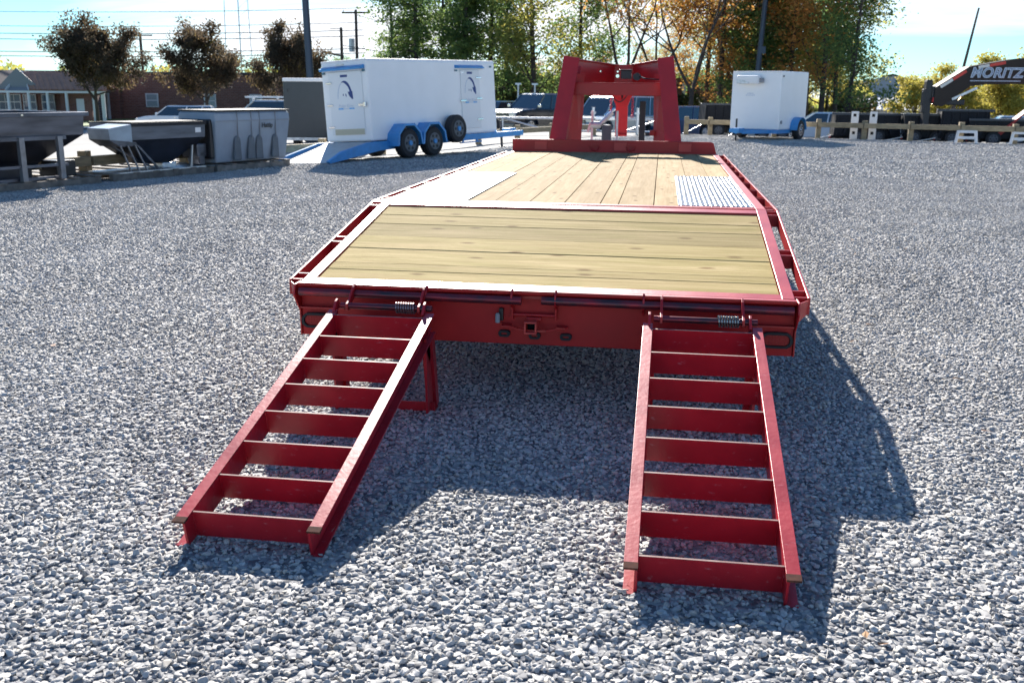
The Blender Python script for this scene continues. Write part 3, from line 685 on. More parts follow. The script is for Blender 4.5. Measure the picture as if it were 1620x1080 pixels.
def oct_fender(b, x0, x1, yc, zc, r, t=.012):
    ang = [180, 150, 118, 90-28, 30, 0]
    ang = [188, 152, 112, 68, 28, -8]
    pts = [(yc+r*math.cos(math.radians(a)), zc+r*math.sin(math.radians(a))) for a in ang]
    pin = [(yc+(r-t)*math.cos(math.radians(a)), zc+(r-t)*math.sin(math.radians(a))) for a in ang]
    for i in range(5):
        p, q, qi, pi_ = pts[i], pts[i+1], pin[i+1], pin[i]
        b.prism([p, q, qi, pi_], x0, x1, 'x')
    # outer side flange
    pf = [(yc+(r-.06)*math.cos(math.radians(a)), zc+(r-.06)*math.sin(math.radians(a))) for a in ang]
    for i in range(5): b.prism([pts[i], pts[i+1], pf[i+1], pf[i]], x1-.002, x1+.006, 'x')
    return b

# ================================================================== WHITE TWO-DOOR REFRIGERATED TRAILER
Wt = thing('refrigerated_trailer', 'long white cargo trailer with blue frame, two doors with emblems, spare wheel on its side', 'trailer',
           (WTC[0], WTC[1], .0), -math.radians(26), 'white refrigerated trailers', rx=math.radians(.9), ry=-math.radians(3.2))
def wtpart(b, n, m, par=None, **k): return b.build(n, m, par or Wt, **k)
bd = wtpart(MB().box(-1.45, 0, 0, 4.95, .44, 2.26), 'body', WHITE, bevel=.05)
wtpart(MB().box(-1.44, -.01, -.006, 4.94, 2.235, 2.275), 'roof_cap', WHITEP, bevel=.02)
def emblem(par, ox, oz, face, S):
    """flat printed emblem: bar, dark arc with wedge, small eyes, wordmark over a blue line. face: function (u,v,depth)->xyz"""
    def flat(poly, name, m, d=.002):
        vs = [face(ox+u*S, oz+v*S, d) for u, v in poly]; MB()._add(vs, [tuple(range(len(vs)))]).build(name, m, par, fix=False)
    flat([(-.17, .72), (.17, .72), (.17, .80), (-.17, .80)], 'emblem_bar', NAVY)
    o = []; i_ = []
    for k in range(13):
        t = math.radians(112-k*9.2); o.append((.36*math.cos(t), .60*math.sin(t))); i_.append(((.36-.02-.075*min(1, k/4))*math.cos(t), (.60-.02-.09*min(1, k/4))*math.sin(t)))
    flat(o+i_[::-1], 'emblem_arc', NAVY)
    flat([(.14, .22), (.36, .24), (.38, -.02), (.33, -.04), (.20, .08)], 'emblem_wedge', NAVY, .0025)
    o = [(.36*math.cos(math.radians(180-k*8)), .60*math.sin(math.radians(180-k*8))) for k in range(9)]
    i_ = [(.325*math.cos(math.radians(180-k*8)), .56*math.sin(math.radians(180-k*8))) for k in range(9)]
    flat(o+i_[::-1], 'emblem_thin_arc', PALEB)
    flat([(-.10, .09), (-.06, .09), (-.06, .16), (-.10, .16)], 'emblem_dot', NAVY); flat([(.03, .08), (.08, .05), (.06, .16), (.02, .16)], 'emblem_dot', NAVY)
    flat([(-.36, -.37), (-.12, -.37), (-.12, -.32), (-.36, -.32)], 'emblem_line', SKYB); flat([(.16, -.37), (.40, -.37), (.40, -.32), (.16, -.32)], 'emblem_line', SKYB)
    flat([(-.10, -.36), (.14, -.36), (.14, -.335), (-.10, -.335)], 'emblem_line', PALEB)
# rear door
rd = wtpart(MB().box(-1.22, -.17, -.022, -.0005, .60, 2.02), 'rear_door', OFFW, bevel=.01)
wtpart(MB().box(-1.12, -.19, -.026, -.0225, .60, .73), 'kick_plate', mat('tan_kick_plate', (.50, .46, .34), .5), rd)
face = lambda u, v, d: (u, -.022-d, v)
emblem(rd, -.72, 1.42, face, .66)
tx = text('Polar King', PALEB, rd, (-.71, -.0245, 1.25), (PI/2, 0, 0), .11, .0005)
for z in (.78, 1.28, 1.78): wtpart(MB().box(-1.30, -1.12, -.045, -.0225, z-.018, z+.018), 'hinge', CHROME, rd, bevel=.004)
wtpart(MB().box(-.30, -.10, -.055, -.0225, 1.24, 1.29).box(-.14, -.08, -.07, -.023, 1.22, 1.32), 'latch', CHROME, rd, bevel=.004)
b = MB(); b.prism([(-.14, 2.085), (-.135, 2.10), (.0, 2.145), (-.001, 2.06), (-.125, 2.045)], -1.38, -.08, 'x'); wtpart(b, 'awning', BLUE)
wtpart(MB().box(-.95, -.70, -.018, -.0008, 2.16, 2.19), 'vent_label', GALV)
wtpart(MB().box(-1.40, -1.32, -.03, -.0008, 1.98, 2.03).box(-.14, -.07, -.03, -.0008, 1.99, 2.04), 'marker_lamp', mat('teal_grey_lamp', (.06, .16, .22), .4))
# side door
sd = wtpart(MB().box(.0005, .022, 3.42, 4.22, .58, 2.04), 'side_door', OFFW, bevel=.01)
face2 = lambda u, v, d: (.022+d, u, v)
emblem(sd, 3.80, 1.46, face2, .66)
text('Polar King', PALEB, sd, (.0245, 3.80, 1.29), (PI/2, 0, PI/2), .11, .0005)
for z in (.80, 1.32, 1.84): wtpart(MB().box(.0225, .045, 4.05, 4.27, z-.018, z+.018), 'hinge', CHROME, sd, bevel=.004)
wtpart(MB().box(.0225, .05, 3.36, 3.60, 1.26, 1.30).box(.0225, .03, 3.45, 3.55, 1.96, 1.99), 'latch', CHROME, sd, bevel=.004)
b = MB(); b._add([(.0, 3.22, 2.155), (.12, 3.28, 2.10), (.12, 4.30, 2.10), (0, 4.40, 2.155), (0, 3.22, 2.075), (.12, 3.25, 2.075), (.12, 4.36, 2.075), (0, 4.40, 2.075)],
     [(0, 3, 2, 1), (4, 5, 6, 7), (0, 1, 5, 4), (1, 2, 6, 5), (2, 3, 7, 6), (3, 0, 4, 7)]); wtpart(b, 'awning', BLUE)
wtpart(MB().box(.0005, .02, 3.20, 3.30, 2.0, 2.04).box(.0005, .02, 4.70, 4.78, 2.10, 2.14), 'marker_lamp', MATS['teal_grey_lamp'])
# frame, dovetail, tongue
b = MB()
b.prism([(-1.45, .03), (-1.50, .08), (-1.05, .27), (-.2, .42), (3.1, .435), (6.1, .435), (6.1, .30), (3.2, .28), (.2, .22)], -.03, .06, 'x')
b.prism([(-1.55, .03), (-1.58, .14), (-.2, .44), (3.1, .435), (6.1, .435), (6.1, .30), (3.2, .28), (.2, .22)], -1.56, -1.50, 'x')
for y in (.1, 1.2, 2.4, 3.6, 4.8): b.box(-1.50, -.03, y, y+.08, .33, .43)
wtpart(b, 'frame', BLUE, bevel=.004)
b = MB(); b._add([(-1.50, -1.56, .06), (-.03, -1.48, .05), (-.03, 0, .43), (-1.50, 0, .43)], [(0, 1, 2, 3)]); wtpart(b, 'dovetail_plate', mat('grey_plate', (.42, .43, .44), .5, noise=.1), fix=False)
b = MB(); b.bar((-1.2, 4.95, .37), (-.62, 6.35, .37), .07, .12).bar((-.0, 5.0, .37), (-.52, 6.35, .37), .07, .12).box(-.72, -.42, 6.1, 6.45, .32, .50); wtpart(b, 'tongue', BLUE, bevel=.004)
wtpart(MB().box(.04, .10, 3.2, 4.1, .22, .25).box(.04, .07, 3.3, 3.36, .25, .30).box(.04, .07, 3.9, 3.96, .25, .30), 'step', BLUE)
wtpart(MB().box(-.02, .02, -.12, -.02, .26, .32), 'plug_socket', BLACK)
wtpart(MB().tube((-.55, 5.9, .02), (-.55, 5.9, .72), .035).box(-.62, -.48, 5.83, 5.97, 0, .02), 'tongue_jack', BLACK)
for yc in (.95, 1.87):
    wtpart(oct_fender(MB(), -.02, .34, yc, .36, .47), 'fender', BLUE, bevel=.002)
    wheel(Wt, .20, yc, .345, .345, .24, DRIM, hubc=BLUE)
    wheel(Wt, -1.62, yc, .345, .345, .24, DRIM)
    wtpart(MB().tube((-1.6, yc, .33), (.15, yc, .33), .04), 'axle', BLACK)
wheel(Wt, .20, 2.86, .60, .345, .22, DRIM, name='spare_wheel', hubc=BLUE)
wtpart(MB().box(.0, .10, 2.78, 2.94, .52, .68), 'spare_mount', BLUE)

# ================================================================== SMALL WHITE REFRIGERATED TRAILER
Rt = thing('refrigerated_trailer', 'small white box trailer with cooling unit high on its front wall', 'trailer', (4.50, 30.4, 0), -math.radians(29), 'white refrigerated trailers')
MB().box(-1.80, 0, 0, 2.40, .37, 2.30).build('body', WHITE, Rt, .03)
MB().box(-1.79, -.01, -.006, 2.39, 2.25, 2.315).build('roof_cap', WHITEP, Rt, .015)
ac = MB().box(-1.52, -.72, -.30, -.002, 1.88, 2.17).build('cooling_unit', WHITEP, Rt, .05)
MB()._add([(-1.50, -.303, 1.90), (-1.02, -.303, 1.90), (-1.04, -.303, 1.95), (-1.25, -.303, 2.01), (-1.50, -.303, 2.04)], [(0, 1, 2, 3, 4)]).build('unit_grille', GALV, ac, fix=False)
MB().box(-.74, -.62, -.20, -.003, 1.93, 2.08).build('unit_end_cap', GREY, ac, .02)
for z, w_ in ((1.56, .24), (1.50, .34)): MB().box(-1.0-w_/2-.1, -1.0+w_/2-.1, -.002, -.0004, z, z+.025).build('faint_print', PALEB, Rt)
MB().box(.0005, .03, .10, .16, 2.12, 2.17).build('marker_lamp', BLACK, Rt)
MB().tube((.0, .18, .62), (.03, .18, .62), .06, n=14).build('power_inlet', GREY, Rt)
MB().box(-1.80, -1.72, -.02, 2.4, .24, .365).box(-.08, 0, -.02, 2.4, .24, .365).box(-1.72, -.08, -.02, .06, .24, .365).box(-1.72, -.08, 2.3, 2.38, .24, .365).build('frame', BLUE, Rt, .003)
b = MB(); b.bar((-1.6, .3, .30), (-1.02, -1.15, .30), .07, .11).bar((-.2, .3, .30), (-.78, -1.15, .30), .07, .11).box(-1.03, -.77, -1.45, -1.05, .28, .44); b.build('tongue', BLUE, Rt, .003)
MB().tube((-1.08, -1.0, .03), (-1.08, -1.0, .74), .032).box(-1.16, -1.0, -1.08, -.92, 0, .03).build('tongue_jack', BLACK, Rt)
b = MB(); yc, zc, r = 1.42, .34, .44
for k in range(10):
    a0, a1 = PI*k/10, PI*(k+1)/10
    b.prism([(yc+r*math.cos(a0), zc+r*math.sin(a0)), (yc+r*math.cos(a1), zc+r*math.sin(a1)), (yc+(r-.02)*math.cos(a1), zc+(r-.02)*math.sin(a1)), (yc+(r-.02)*math.cos(a0), zc+(r-.02)*math.sin(a0))], .002, .28, 'x')
b.build('fender', BLUE, Rt)
wheel(Rt, .15, yc, .34, .34, .22, RIM); wheel(Rt, -1.95, yc, .34, .34, .22, RIM)

# ================================================================== DARK ENCLOSED TRAILER BEYOND THE FENCE
xb, yb = -9.35, 22.6
Dt = thing('enclosed_trailer', 'charcoal cargo trailer with white roof edge, half hidden by the long white trailer', 'trailer', (xb, yb, Z(xb, yb)), math.radians(12))
MB().box(-.72, 1.6, 0, 4.0, .35, 1.93).build('body', DGREY, Dt, .03)
MB().box(-.73, 1.61, -.01, 4.0, 1.90, 2.0).build('roof_edge', WHITEP, Dt, .02)
MB().box(-.72, 1.6, -.03, .0, .28, .36).build('sill', GALV, Dt)
MB().box(-.60, -.57, -.02, 0, 1.62, 1.70).build('marker_lamp', BLACK, Dt)
MB().box(-.735, -.70, -.03, .02, .50, .56).build('amber_lamp', mat('amber_lens', (.7, .2, .02), .3), Dt)
MB().box(-.15+.75, .26+.75, -.40, -.01, .30, .62).build('fender', WHITEP, Dt, .1)
wheel(Dt, .78, -.2, .31, .31, .2, DRIM, axis='y')
wheel(Dt, -.45, .6, .31, .31, .2, DRIM)

# ================================================================== SPREADERS ON PALLETS
RU = math.radians(18.9)
def row(s, off=0.): return (-9.42+.323*s-.946*off, 8.97+.946*s+.323*off)     # off = away from the camera side
# local frame: +X along the row (away, to the right in the picture), +Y away from the lot
def rowthing(name, label, cat, s, group=None, off=0.):
    x, y = row(s, off); return thing(name, label, cat, (x, y, Z(x, y)), PI/2-RU, group)
def pallet(s, ln, label, dp=1.9):
    t = rowthing('pallet', label, 'pallet', s, 'grey wooden pallets under the spreaders')
    for y in (.0, dp/2-.05, dp-.1): MB().box(0, ln, y, y+.10, .0, .115).build('stringer', PALLETW, t, .006)
    n = max(4, int(ln/.35)); 
    for i in range(n):
        x = (ln-.14)*i/(n-1); MB().box(x, x+.14, -.02+random.uniform(-.01, .01), dp, .117, .140).build('deck_board', PALLETW, t, .003)
    return t
pallet(-2.6, 2.1, 'grey pallet under the left end of the large dark hopper')
pallet(-.45, 2.35, 'weathered pallet under the right end of the large dark hopper')
pallet(2.15, 2.4, 'low pallet under the stainless V-shaped spreader')
pallet(4.65, 2.15, 'grey pallet carrying the grey plastic spreader tank')
# big hopper
DULLG = mat('dull_galvanized', (.26, .26, .27), .5, metal=.5, noise=.2)
H1 = rowthing('salt_spreader_hopper', 'large dark steel spreader hopper on a frame, cut by the left edge', 'spreader', -2.6, 'salt spreaders on pallets')
def rectring(x0, x1, y0, y1, z): return [(x0, y0, z), (x1, y0, z), (x1, y1, z), (x0, y1, z)]
MB().loft([rectring(0, 4.30, .05, 1.75, 1.30), rectring(0, 4.28, .07, 1.73, .93)], caps=False).build('upper_panel', SSTEEL, H1, fix=False)
MB().loft([rectring(0, 4.28, .07, 1.73, .9295), rectring(.5, 3.75, .55, 1.25, .42), rectring(.5, 3.70, .60, 1.2, .30)], caps=False).build('lower_funnel', DKHOP, H1)
b = MB(); b.box(-.02, 4.36, .0, .07, 1.27, 1.345).box(-.02, 4.36, 1.74, 1.80, 1.27, 1.345).box(4.30, 4.37, .0, 1.8, 1.272, 1.343); b.build('top_rim', SSTEEL, H1, .008)
for x in (3.02, 3.72, 1.9, .8): MB().box(x, x+.09, -.01, .07, .15, .92).build('frame_post', DULLG, H1, .004)
MB().box(.2, 3.9, .02, .08, .86, .93).box(.2, 3.9, .02, .06, .38, .43).box(.2, 3.9, .10, .16, .145, .20).build('frame_rail', SSTEEL, H1)
MB().box(3.92, 4.30, .35, .8, .145, .45).build('motor_box', BLACK, H1, .02)
MB().box(.2, 3.6, .55, 1.25, .15, .36).build('conveyor_housing', DKHOP, H1)
for x in (.9, 2.0, 3.1): MB().box(x, x+.04, -.006, -.001, 1.29, 1.32).build('rim_clip', CHROME, H1)
H1.scale = (1, 1, .88)
# V hopper
H2 = rowthing('salt_spreader_hopper', 'small stainless V-shaped spreader with slanted struts at its left end', 'spreader', 2.15, 'salt spreaders on pallets')
MB().loft([rectring(.505, 2.28, .05, 1.35, 1.10), rectring(.505, 2.26, .05, 1.35, .78)], caps=False).build('upper_panel', SSTEEL, H2, fix=False)
MB().loft([rectring(.505, 2.26, .06, 1.34, .779), rectring(1.0, 1.75, .45, .90, .30), rectring(1.05, 1.7, .5, .85, .26)], caps=True).build('lower_funnel', DKHOP, H2)
b = MB(); b.box(.50, 2.30, .02, .049, 1.04, 1.115).box(.50, 2.3, 1.33, 1.38, 1.08, 1.115); b.build('top_rim', BLACKRUB, H2, .006)
MB().box(.60, 2.46, .20, 1.0, 1.10, 1.125).build('tarp_cover', BLACKRUB, H2, .01)
b = MB(); b._add([(.02, .05, 1.02), (.50, .02, 1.09), (.50, .75, 1.09), (.02, .70, 1.02), (.04, .05, .80), (.50, .02, .74), (.50, .75, .74), (.04, .70, .80)],
     [(0, 1, 2, 3), (0, 4, 5, 1), (1, 5, 6, 2), (3, 2, 6, 7), (0, 3, 7, 4), (4, 7, 6, 5)]); b.build('chute_hood', mat('bluish_stainless', (.26, .32, .39), .4, metal=.5, noise=.2, nscale=3), H2, .006)
MB().prism([(.04, .80), (.60, .74), (.65, .66), (.26, .66)], .06, .70, 'y').build('hood_skirt', SSTEEL, H2)
for xa, xb_ in ((.24, .44), (.40, .62), (.56, .80)): MB().bar((xa, .04, .68), (xb_, .04, .15), .035, .02).build('strut', DULLG, H2)
MB().bar((.7, .15, .66), (1.15, .15, .16), .03, .04).bar((.35, .5, .66), (1.3, .5, .16), .05, .03).build('conveyor_arm', SSTEEL, H2)
MB().bar((1.92, .06, .62), (1.86, .06, .15), .04, .03).build('leg', GALV, H2)
MB().box(2.02, 2.16, .045, .0495, .88, .98).build('white_sticker', WHITEP, H2)
MB().box(1.5, 1.85, .5, .8, .15, .26).build('spinner_motor', GALV, H2, .02)
MB().box(.1, 2.2, .0, .9, .142, .17).build('base_plate', GALV, H2)
H2.scale = (1, .8, .88)
# poly tank spreader
H3 = rowthing('plastic_spreader', 'blue-grey moulded plastic spreader tank with arched recesses', 'spreader', 4.65, 'salt spreaders on pallets')
x0, x1 = .02, 2.20; tk = MB()
rings = []
for z, e in ((.16, .10), (.30, .08), (.98, .0), (1.10, .01), (1.15, .05)): rings.append(rectring(x0+e*.8, x1-e*.5, .0+e*1.2, .98-e, z))
tk.loft(rings).build('tank', POLY, H3, .03)
for i, x in enumerate((.62, 1.02, 1.26, 1.74)):
    b = MB(); ar = [(x-.12, .20), (x+.10, .20), (x+.085, .56)]+[(x+.085*math.cos(PI*k/8), .56+.12*math.sin(PI*k/8)) for k in range(1, 8)]+[(x-.085, .56)]
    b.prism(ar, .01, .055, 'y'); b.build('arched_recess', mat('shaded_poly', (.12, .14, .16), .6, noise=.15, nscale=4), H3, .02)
    MB().box(x-.004, x+.004, -.010, .02, .60, 1.13).build('strap', GREY, H3)
MB().box(x0+.02, x1-.02, -.008, .03, .96, .97).build('mould_seam', GREY, H3)
MB().box(x0, x1, .0, .98, 1.15, 1.175).build('lid', BLACKRUB, H3, .01)
text('Hattip', BLACK, H3, (1.47, -.014, .86), (PI/2, 0, 0), .13, .002, offset=.003)
MB().box(-.04, .06, .1, .9, .25, 1.0).build('rear_cover', BLACK, H3, .03)
MB().box(-.30, -.05, .2, .6, .30, .55).box(-.25, -.10, .2, .5, .145, .40).build('spinner_unit', SSTEEL, H3, .02)

# ================================================================== TIMBER GUARD RAILS
def guard(name, label, pts, ph=.62, rz=.50, dpx=.14, rails=True):
    x0, y0 = pts[0]; t = thing(name, label, 'fence', (x0, y0, 0)); gz = [Z(*p) for p in pts]
    for (x, y), g in zip(pts, gz): MB().box(x-x0-.085, x-x0+.085, y-y0-.085, y-y0+.085, g-.35, g+ph+random.uniform(-.02, .02)).build('post', TIMBER, t, .012)
    for (xa, ya), (xb_, yb_), ga, gb in zip(pts, pts[1:], gz, gz[1:]):
        d = Vector((xb_-xa, yb_-ya, 0)).normalized(); n = Vector((d.y, -d.x, 0))*.145
        MB().bar(Vector((xa-x0, ya-y0, ga+rz))+n+d*.012, Vector((xb_-x0, yb_-y0, gb+rz))+n-d*.012, .10, .17).build('rail', TIMBER, t, .008)
    return t
ptsA = [(-11.6, 5.4), (-10.9, 7.6), (-10.2, 9.6), (-9.5, 11.45), (-8.9, 14.0), (-8.35, 16.6), (-7.75, 19.0), (-6.9, 21.4), (-6.0, 23.7), (-5.1, 26.0), (-4.2, 28.3), (-3.3, 30.6), (-2.0, 33.5)]
guard('guard_rail', 'low timber guard rail behind the spreaders and long white trailer', ptsA, .50, .32)
ptsB = [tuple(B0+UB*s) for s in (1.6, 2.55, 5.0, 6.6, 8.2, 9.75, 11.35, 13.0, 14.7, 16.4)]
guard('guard_rail', 'low timber guard rail along the far right side of the gravel', ptsB, .68, .50)

# a few fallen leaves on the gravel
r_ = random.Random(5); b = MB()
for k in range(70):
    x = CP[0]+r_.uniform(-4.5, 4.5); y = CP[1]+r_.uniform(2.6, 13); a = r_.uniform(0, 6.28); q = r_.uniform(.014, .026); z = .012+r_.uniform(0, .006)
    if abs(x) < 1.35 and y > -.1: continue
    pts = [(q*1.3, 0, .004), (q*.3, q*.6, 0), (-q, q*.25, .006), (-q, -q*.25, .002), (q*.3, -q*.6, .007)]
    b._add([(x+u*math.cos(a)-v*math.sin(a), y+u*math.sin(a)+v*math.cos(a), z+w) for u, v, w in pts], [(0, 1, 2), (0, 2, 3), (0, 3, 4)])
tag(b.build('fallen_leaves', mat('dry_leaf', (.22, .09, .05), .8, col2=(.30, .18, .08), nscale=3), fix=False), 'small dry reddish leaves scattered on the gravel', None, None, 'stuff')

# ================================================================== VEHICLES
def vehicle(name, label, cat, x, y, rz, style, body, L=4.8, W=1.85, H=1.7, group=None, z=None, trim=None, extras=None):
    """local +X = forward"""
    V = thing(name, label, cat, (x, y, Z(x, y) if z is None else z), rz, group)
    wr = .345 if style in ('suv', 'van', 'sedan') else .40
    cl = .24 if style != 'sedan' else .18; hz = {'suv': .62, 'pickup': .62, 'van': .50, 'sedan': .56}[style]*H; belt = hz+.02
    fx, rx = L/2, -L/2; wb = L*.30
    hood = {'suv': .50, 'pickup': .46, 'van': .62, 'sedan': .44}[style]   # start of windshield base as a fraction of half length
    def arch(cx): return [(cx+(wr+.07)*math.cos(a), wr+(wr+.07)*math.sin(a)) for a in [math.radians(k) for k in (-20, 10, 40, 70, 90, 110, 140, 170, 200)]]
    prof = [(rx, cl+.12), (rx-.0, hz*.95), (rx+.05, belt)]
    prof += [(fx*hood, belt), (fx*.80, hz*.97), (fx*.955, hz*.88), (fx, hz*.62), (fx-.02, cl+.12), (fx-.10, cl)]
    for p in arch(wb+.05): prof.append(p)
    for p in arch(-wb-.02): prof.append(p)
    prof.append((rx+.10, cl))
    MB().prism([(u, v) for u, v in prof], -W/2, W/2, 'y').build('body', body, V, .05)
    # greenhouse
    ws0, ws1 = fx*hood+.02, fx*hood-(.62 if style != 'sedan' else .8)
    if style == 'suv': re1, re0 = rx+.28, rx+.06
    elif style == 'van': re1, re0 = rx+.18, rx+.05; 
    elif style == 'pickup': re1, re0 = rx+L*.40, rx+L*.37
    else: re1, re0 = rx+1.1, rx+.45
    i0, i1 = W/2-.06, W/2-.20
    b = MB(); b._add([(re0, -i0, belt), (ws0, -i0, belt), (ws0, i0, belt), (re0, i0, belt), (re1, -i1, H-.05), (ws1, -i1, H-.05), (ws1, i1, H-.05), (re1, i1, H-.05)],
                     [(0, 1, 5, 4), (1, 2, 6, 5), (2, 3, 7, 6), (3, 0, 4, 7), (4, 5, 6, 7)])
    b.build('window_band', GLASS, V, .03)
    b = MB(); b._add([(re1-.03, -i1-.02, H-.065), (ws1+.04, -i1-.02, H-.065), (ws1+.04, i1+.02, H-.065), (re1-.03, i1+.02, H-.065), (re1+.05, -i1+.10, H), (ws1-.10, -i1+.10, H), (ws1-.10, i1-.10, H), (re1+.05, i1-.10, H)],
                     [(0, 1, 5, 4), (1, 2, 6, 5), (2, 3, 7, 6), (3, 0, 4, 7), (4, 5, 6, 7), (0, 3, 2, 1)])
    b.build('roof', body, V, .015)
    b = MB()
    for s in (-1, 1):
        b.bar((ws0, s*i0, belt), (ws1, s*i1, H-.05), .055, .05); b.bar((re0, s*i0, belt), (re1, s*i1, H-.05), .10, .06)
        m_ = (ws0+re0)/2; mt = (ws1+re1)/2; b.bar((m_+.1, s*(i0+.004), belt), (mt+.1, s*(i1+.006), H-.05), .05, .07)
        if style in ('suv', 'van'): b.bar((m_-(L*.19), s*(i0+.004), belt), (mt-(L*.17), s*(i1+.006), H-.05), .05, .09)
    b.build('pillar', body, V)
    for cx in (wb+.05, -wb-.02):
        for s in (-1, 1): wheel(V, cx, s*(W/2-.12), wr, wr, .22, RIM, axis='y')
    hl = mat('headlamp_glass', (.75, .78, .80), .08, metal=.6)
    for s in (-1, 1):
        MB().box(fx-.16, fx-.01+.02, *sorted((s*(W/2-.40), s*(W/2-.02))), hz*.70, hz*.86).build('headlight', hl, V, .02)
        MB().box(rx-.015, rx+.06, *sorted((s*(W/2-.16), s*(W/2-.01))), hz*.66, hz*.98).build('taillight', LENS, V, .01)
        MB().box(fx*hood-.12, fx*hood+.02, *sorted((s*(W/2-.02), s*(W/2+.17))), belt+.04, belt+.20).build('mirror', CHROME if style == 'pickup' else body, V, .03)
        for dx_ in (.10, -.75): MB().box(dx_-.08, dx_+.08, *sorted((s*W/2, s*(W/2+.025))), belt-.12, belt-.09).build('door_handle', CHROME, V)
    gr = MB().box(fx-.03, fx+.02, -W/2+.42, W/2-.42, hz*.50, hz*.86).build('grille', BLACK, V, .01)
    b = MB()
    for k in range(4): b.box(fx+.02, fx+.03, -W/2+.44, W/2-.44, hz*(.54+.09*k), hz*(.54+.09*k)+.02)
    b.build('grille_bar', CHROME, gr)
    MB().box(fx-.05, fx+.09, -W/2+.04, W/2-.04, cl+.05, cl+.28).build('front_bumper', trim or body, V, .05)
    MB().box(rx-.09, rx+.05, -W/2+.04, W/2-.04, cl+.08, cl+.26).build('rear_bumper', trim or body, V, .04)
    MB().box(fx-.01, fx+.095, -.18, .18, cl+.10, cl+.22).build('number_plate', WHITEP, V)
    if trim:
        for s in (-1, 1): MB().box(-L*.5+.2, L*.5-.2, *sorted((s*W/2, s*(W/2+.012))), cl+.02, cl+.20).build('lower_trim', trim, V)
    if style == 'pickup': MB().box(rx+.08, rx+L*.36, -W/2+.10, W/2-.10, belt-.01, belt+.012).build('bed_cover', BLACK, V, .01)
    return V
CBLK = mat('black_car_paint', (.012, .016, .028), .12, coat=1.)
CSIL = mat('silver_car_paint', (.42, .44, .44), .22, metal=.6, coat=1.)
CBLU = mat('dark_blue_car_paint', (.02, .05, .13), .15, coat=1.)
CWHT = mat('white_car_paint', (.78, .79, .80), .2, coat=1.)
CTAN = mat('tan_lower_trim', (.30, .27, .21), .4, metal=.4)
GP = 'vehicles parked behind the guard rail'
vehicle('pickup_truck', 'black full-size truck with tan lower trim, beside the long white trailer', 'truck', -5.35, 45.1, math.radians(180+52), 'pickup', CBLK, 5.8, 2.0, 1.92, GP, trim=CTAN)
vehicle('parked_car', 'black vehicle mostly hidden behind the long white trailer', 'car', -8.4, 49.5, math.radians(180+60), 'suv', CBLK, 4.8, 1.9, 1.78, GP)
vehicle('parked_van', 'silver minivan seen through the red trailer\'s gooseneck', 'van', -1.65, 43.2, math.radians(180+48), 'van', CSIL, 5.0, 1.95, 1.78, GP)
vehicle('parked_car', 'dark blue car with pale roof behind the red coupler post', 'car', 1.1, 45.5, math.radians(180+50), 'suv', CBLU, 4.6, 1.85, 1.62, GP)
vehicle('parked_car', 'white crossover parked before the long brick building', 'car', -29.0, 53.4, math.radians(202), 'suv', CWHT, 4.7, 1.85, 1.60)
sv = vehicle('parked_car', 'silver vehicle with white roof rack, behind the plastic spreader tank', 'car', -14.3, 32.0, math.radians(200), 'suv', CSIL, 4.9, 1.9, 1.62)
b = MB(); b.box(-1.5, .9, -.72, -.66, 1.70, 1.76).box(-1.5, .9, .66, .72, 1.70, 1.76)
for x in (-1.2, -.3, .6): b.box(x, x+.06, -.7, .7, 1.66, 1.70)
for x in (-1.2, .6):
    for s in (-1, 1): b.box(x, x+.05, s*.69-.02, s*.69+.02, 1.58, 1.70)
b.build('roof_rack', WHITEP, sv)
for k, (px, py, rz_, lb) in enumerate(((12.2, 46.5, 8, 'white car low beyond the dump trailers, left of the gooseneck jack'), (17.2, 47.5, 170, 'white car beyond the dump trailers, under the charcoal gooseneck'), (22.6, 46.0, 10, 'pale car beyond the dump trailers near the right edge'), (8.3, 47.0, 175, 'white car between the small box trailer and metal sheds'))):
    vehicle('parked_car', lb, 'car', px, py, math.radians(rz_), 'sedan', CWHT, 4.8, 1.85, 1.42, 'white cars in the far lot', z=Z(px, py)+.25)

# ================================================================== GALVANISED BOAT TRAILER FRAME
x0, y0 = -5.1, 34.2
G = thing('steel_frame_trailer', 'long galvanised tube frame with diagonal braces, lying in front of the parked vehicles', 'frame', (x0, y0, Z(x0, y0)), math.radians(-4))
G.location.z = -.02
MB().tube((-1.2, 0, .58), (5.9, 0, .60), .045, n=10).build('top_rail', GALV, G, smooth=True)
MB().tube((-.6, 0, .10), (5.9, 0, .13), .045, n=10).build('bottom_rail', GALV, G, smooth=True)
for x in (-.55, 2.05, 4.25, 5.5): MB().tube((x, 0, .0), (x, 0, .60), .035, n=8).build('upright', GALV, G)
for a, b_ in (((-.5, .56), (1.3, .12)), ((2.1, .56), (3.4, .12)), ((4.2, .12), (5.5, .56))): MB().tube((a[0], 0, a[1]), (b_[0], 0, b_[1]), .03, n=8).build('brace', GALV, G)
for x in (3.05, 4.75): MB().tube((x, -.1, 0), (x, -.1, 1.02), .055, n=10).box(x-.10, x+.10, -.16, -.04, .78, .84).build('bunk_post', GALV, G)
b = MB(); b.box(3.15, 3.9, -.3, .1, .55, .70); b.tube((3.5, -.25, .72), (3.9, -.2, .98), .06); b.build('winch', CHROME, G, .02)
wheel(G, -.95, .1, .30, .30, .2, DRIM, axis='y')
# flood posts behind, beside the truck
for x, y in ((-8.1, 55.5), (-7.1, 55.6)):
    t = thing('lattice_post', 'thin pale steel post with a slanted brace, %s of the two beyond the black truck' % ('left' if x < -8 else 'right'), 'post', (x, y, Z(x, y)), 0, 'pale steel posts before the wood')
    MB().tube((0, 0, 0), (0, 0, 3.1), .06, n=8).box(-.18, .18, -.05, .05, 3.0, 3.1).build('shaft', GALV, t)
    MB().tube((0, 0, 2.0), (1.0, .2, .9), .03, n=6).build('brace', GALV, t)

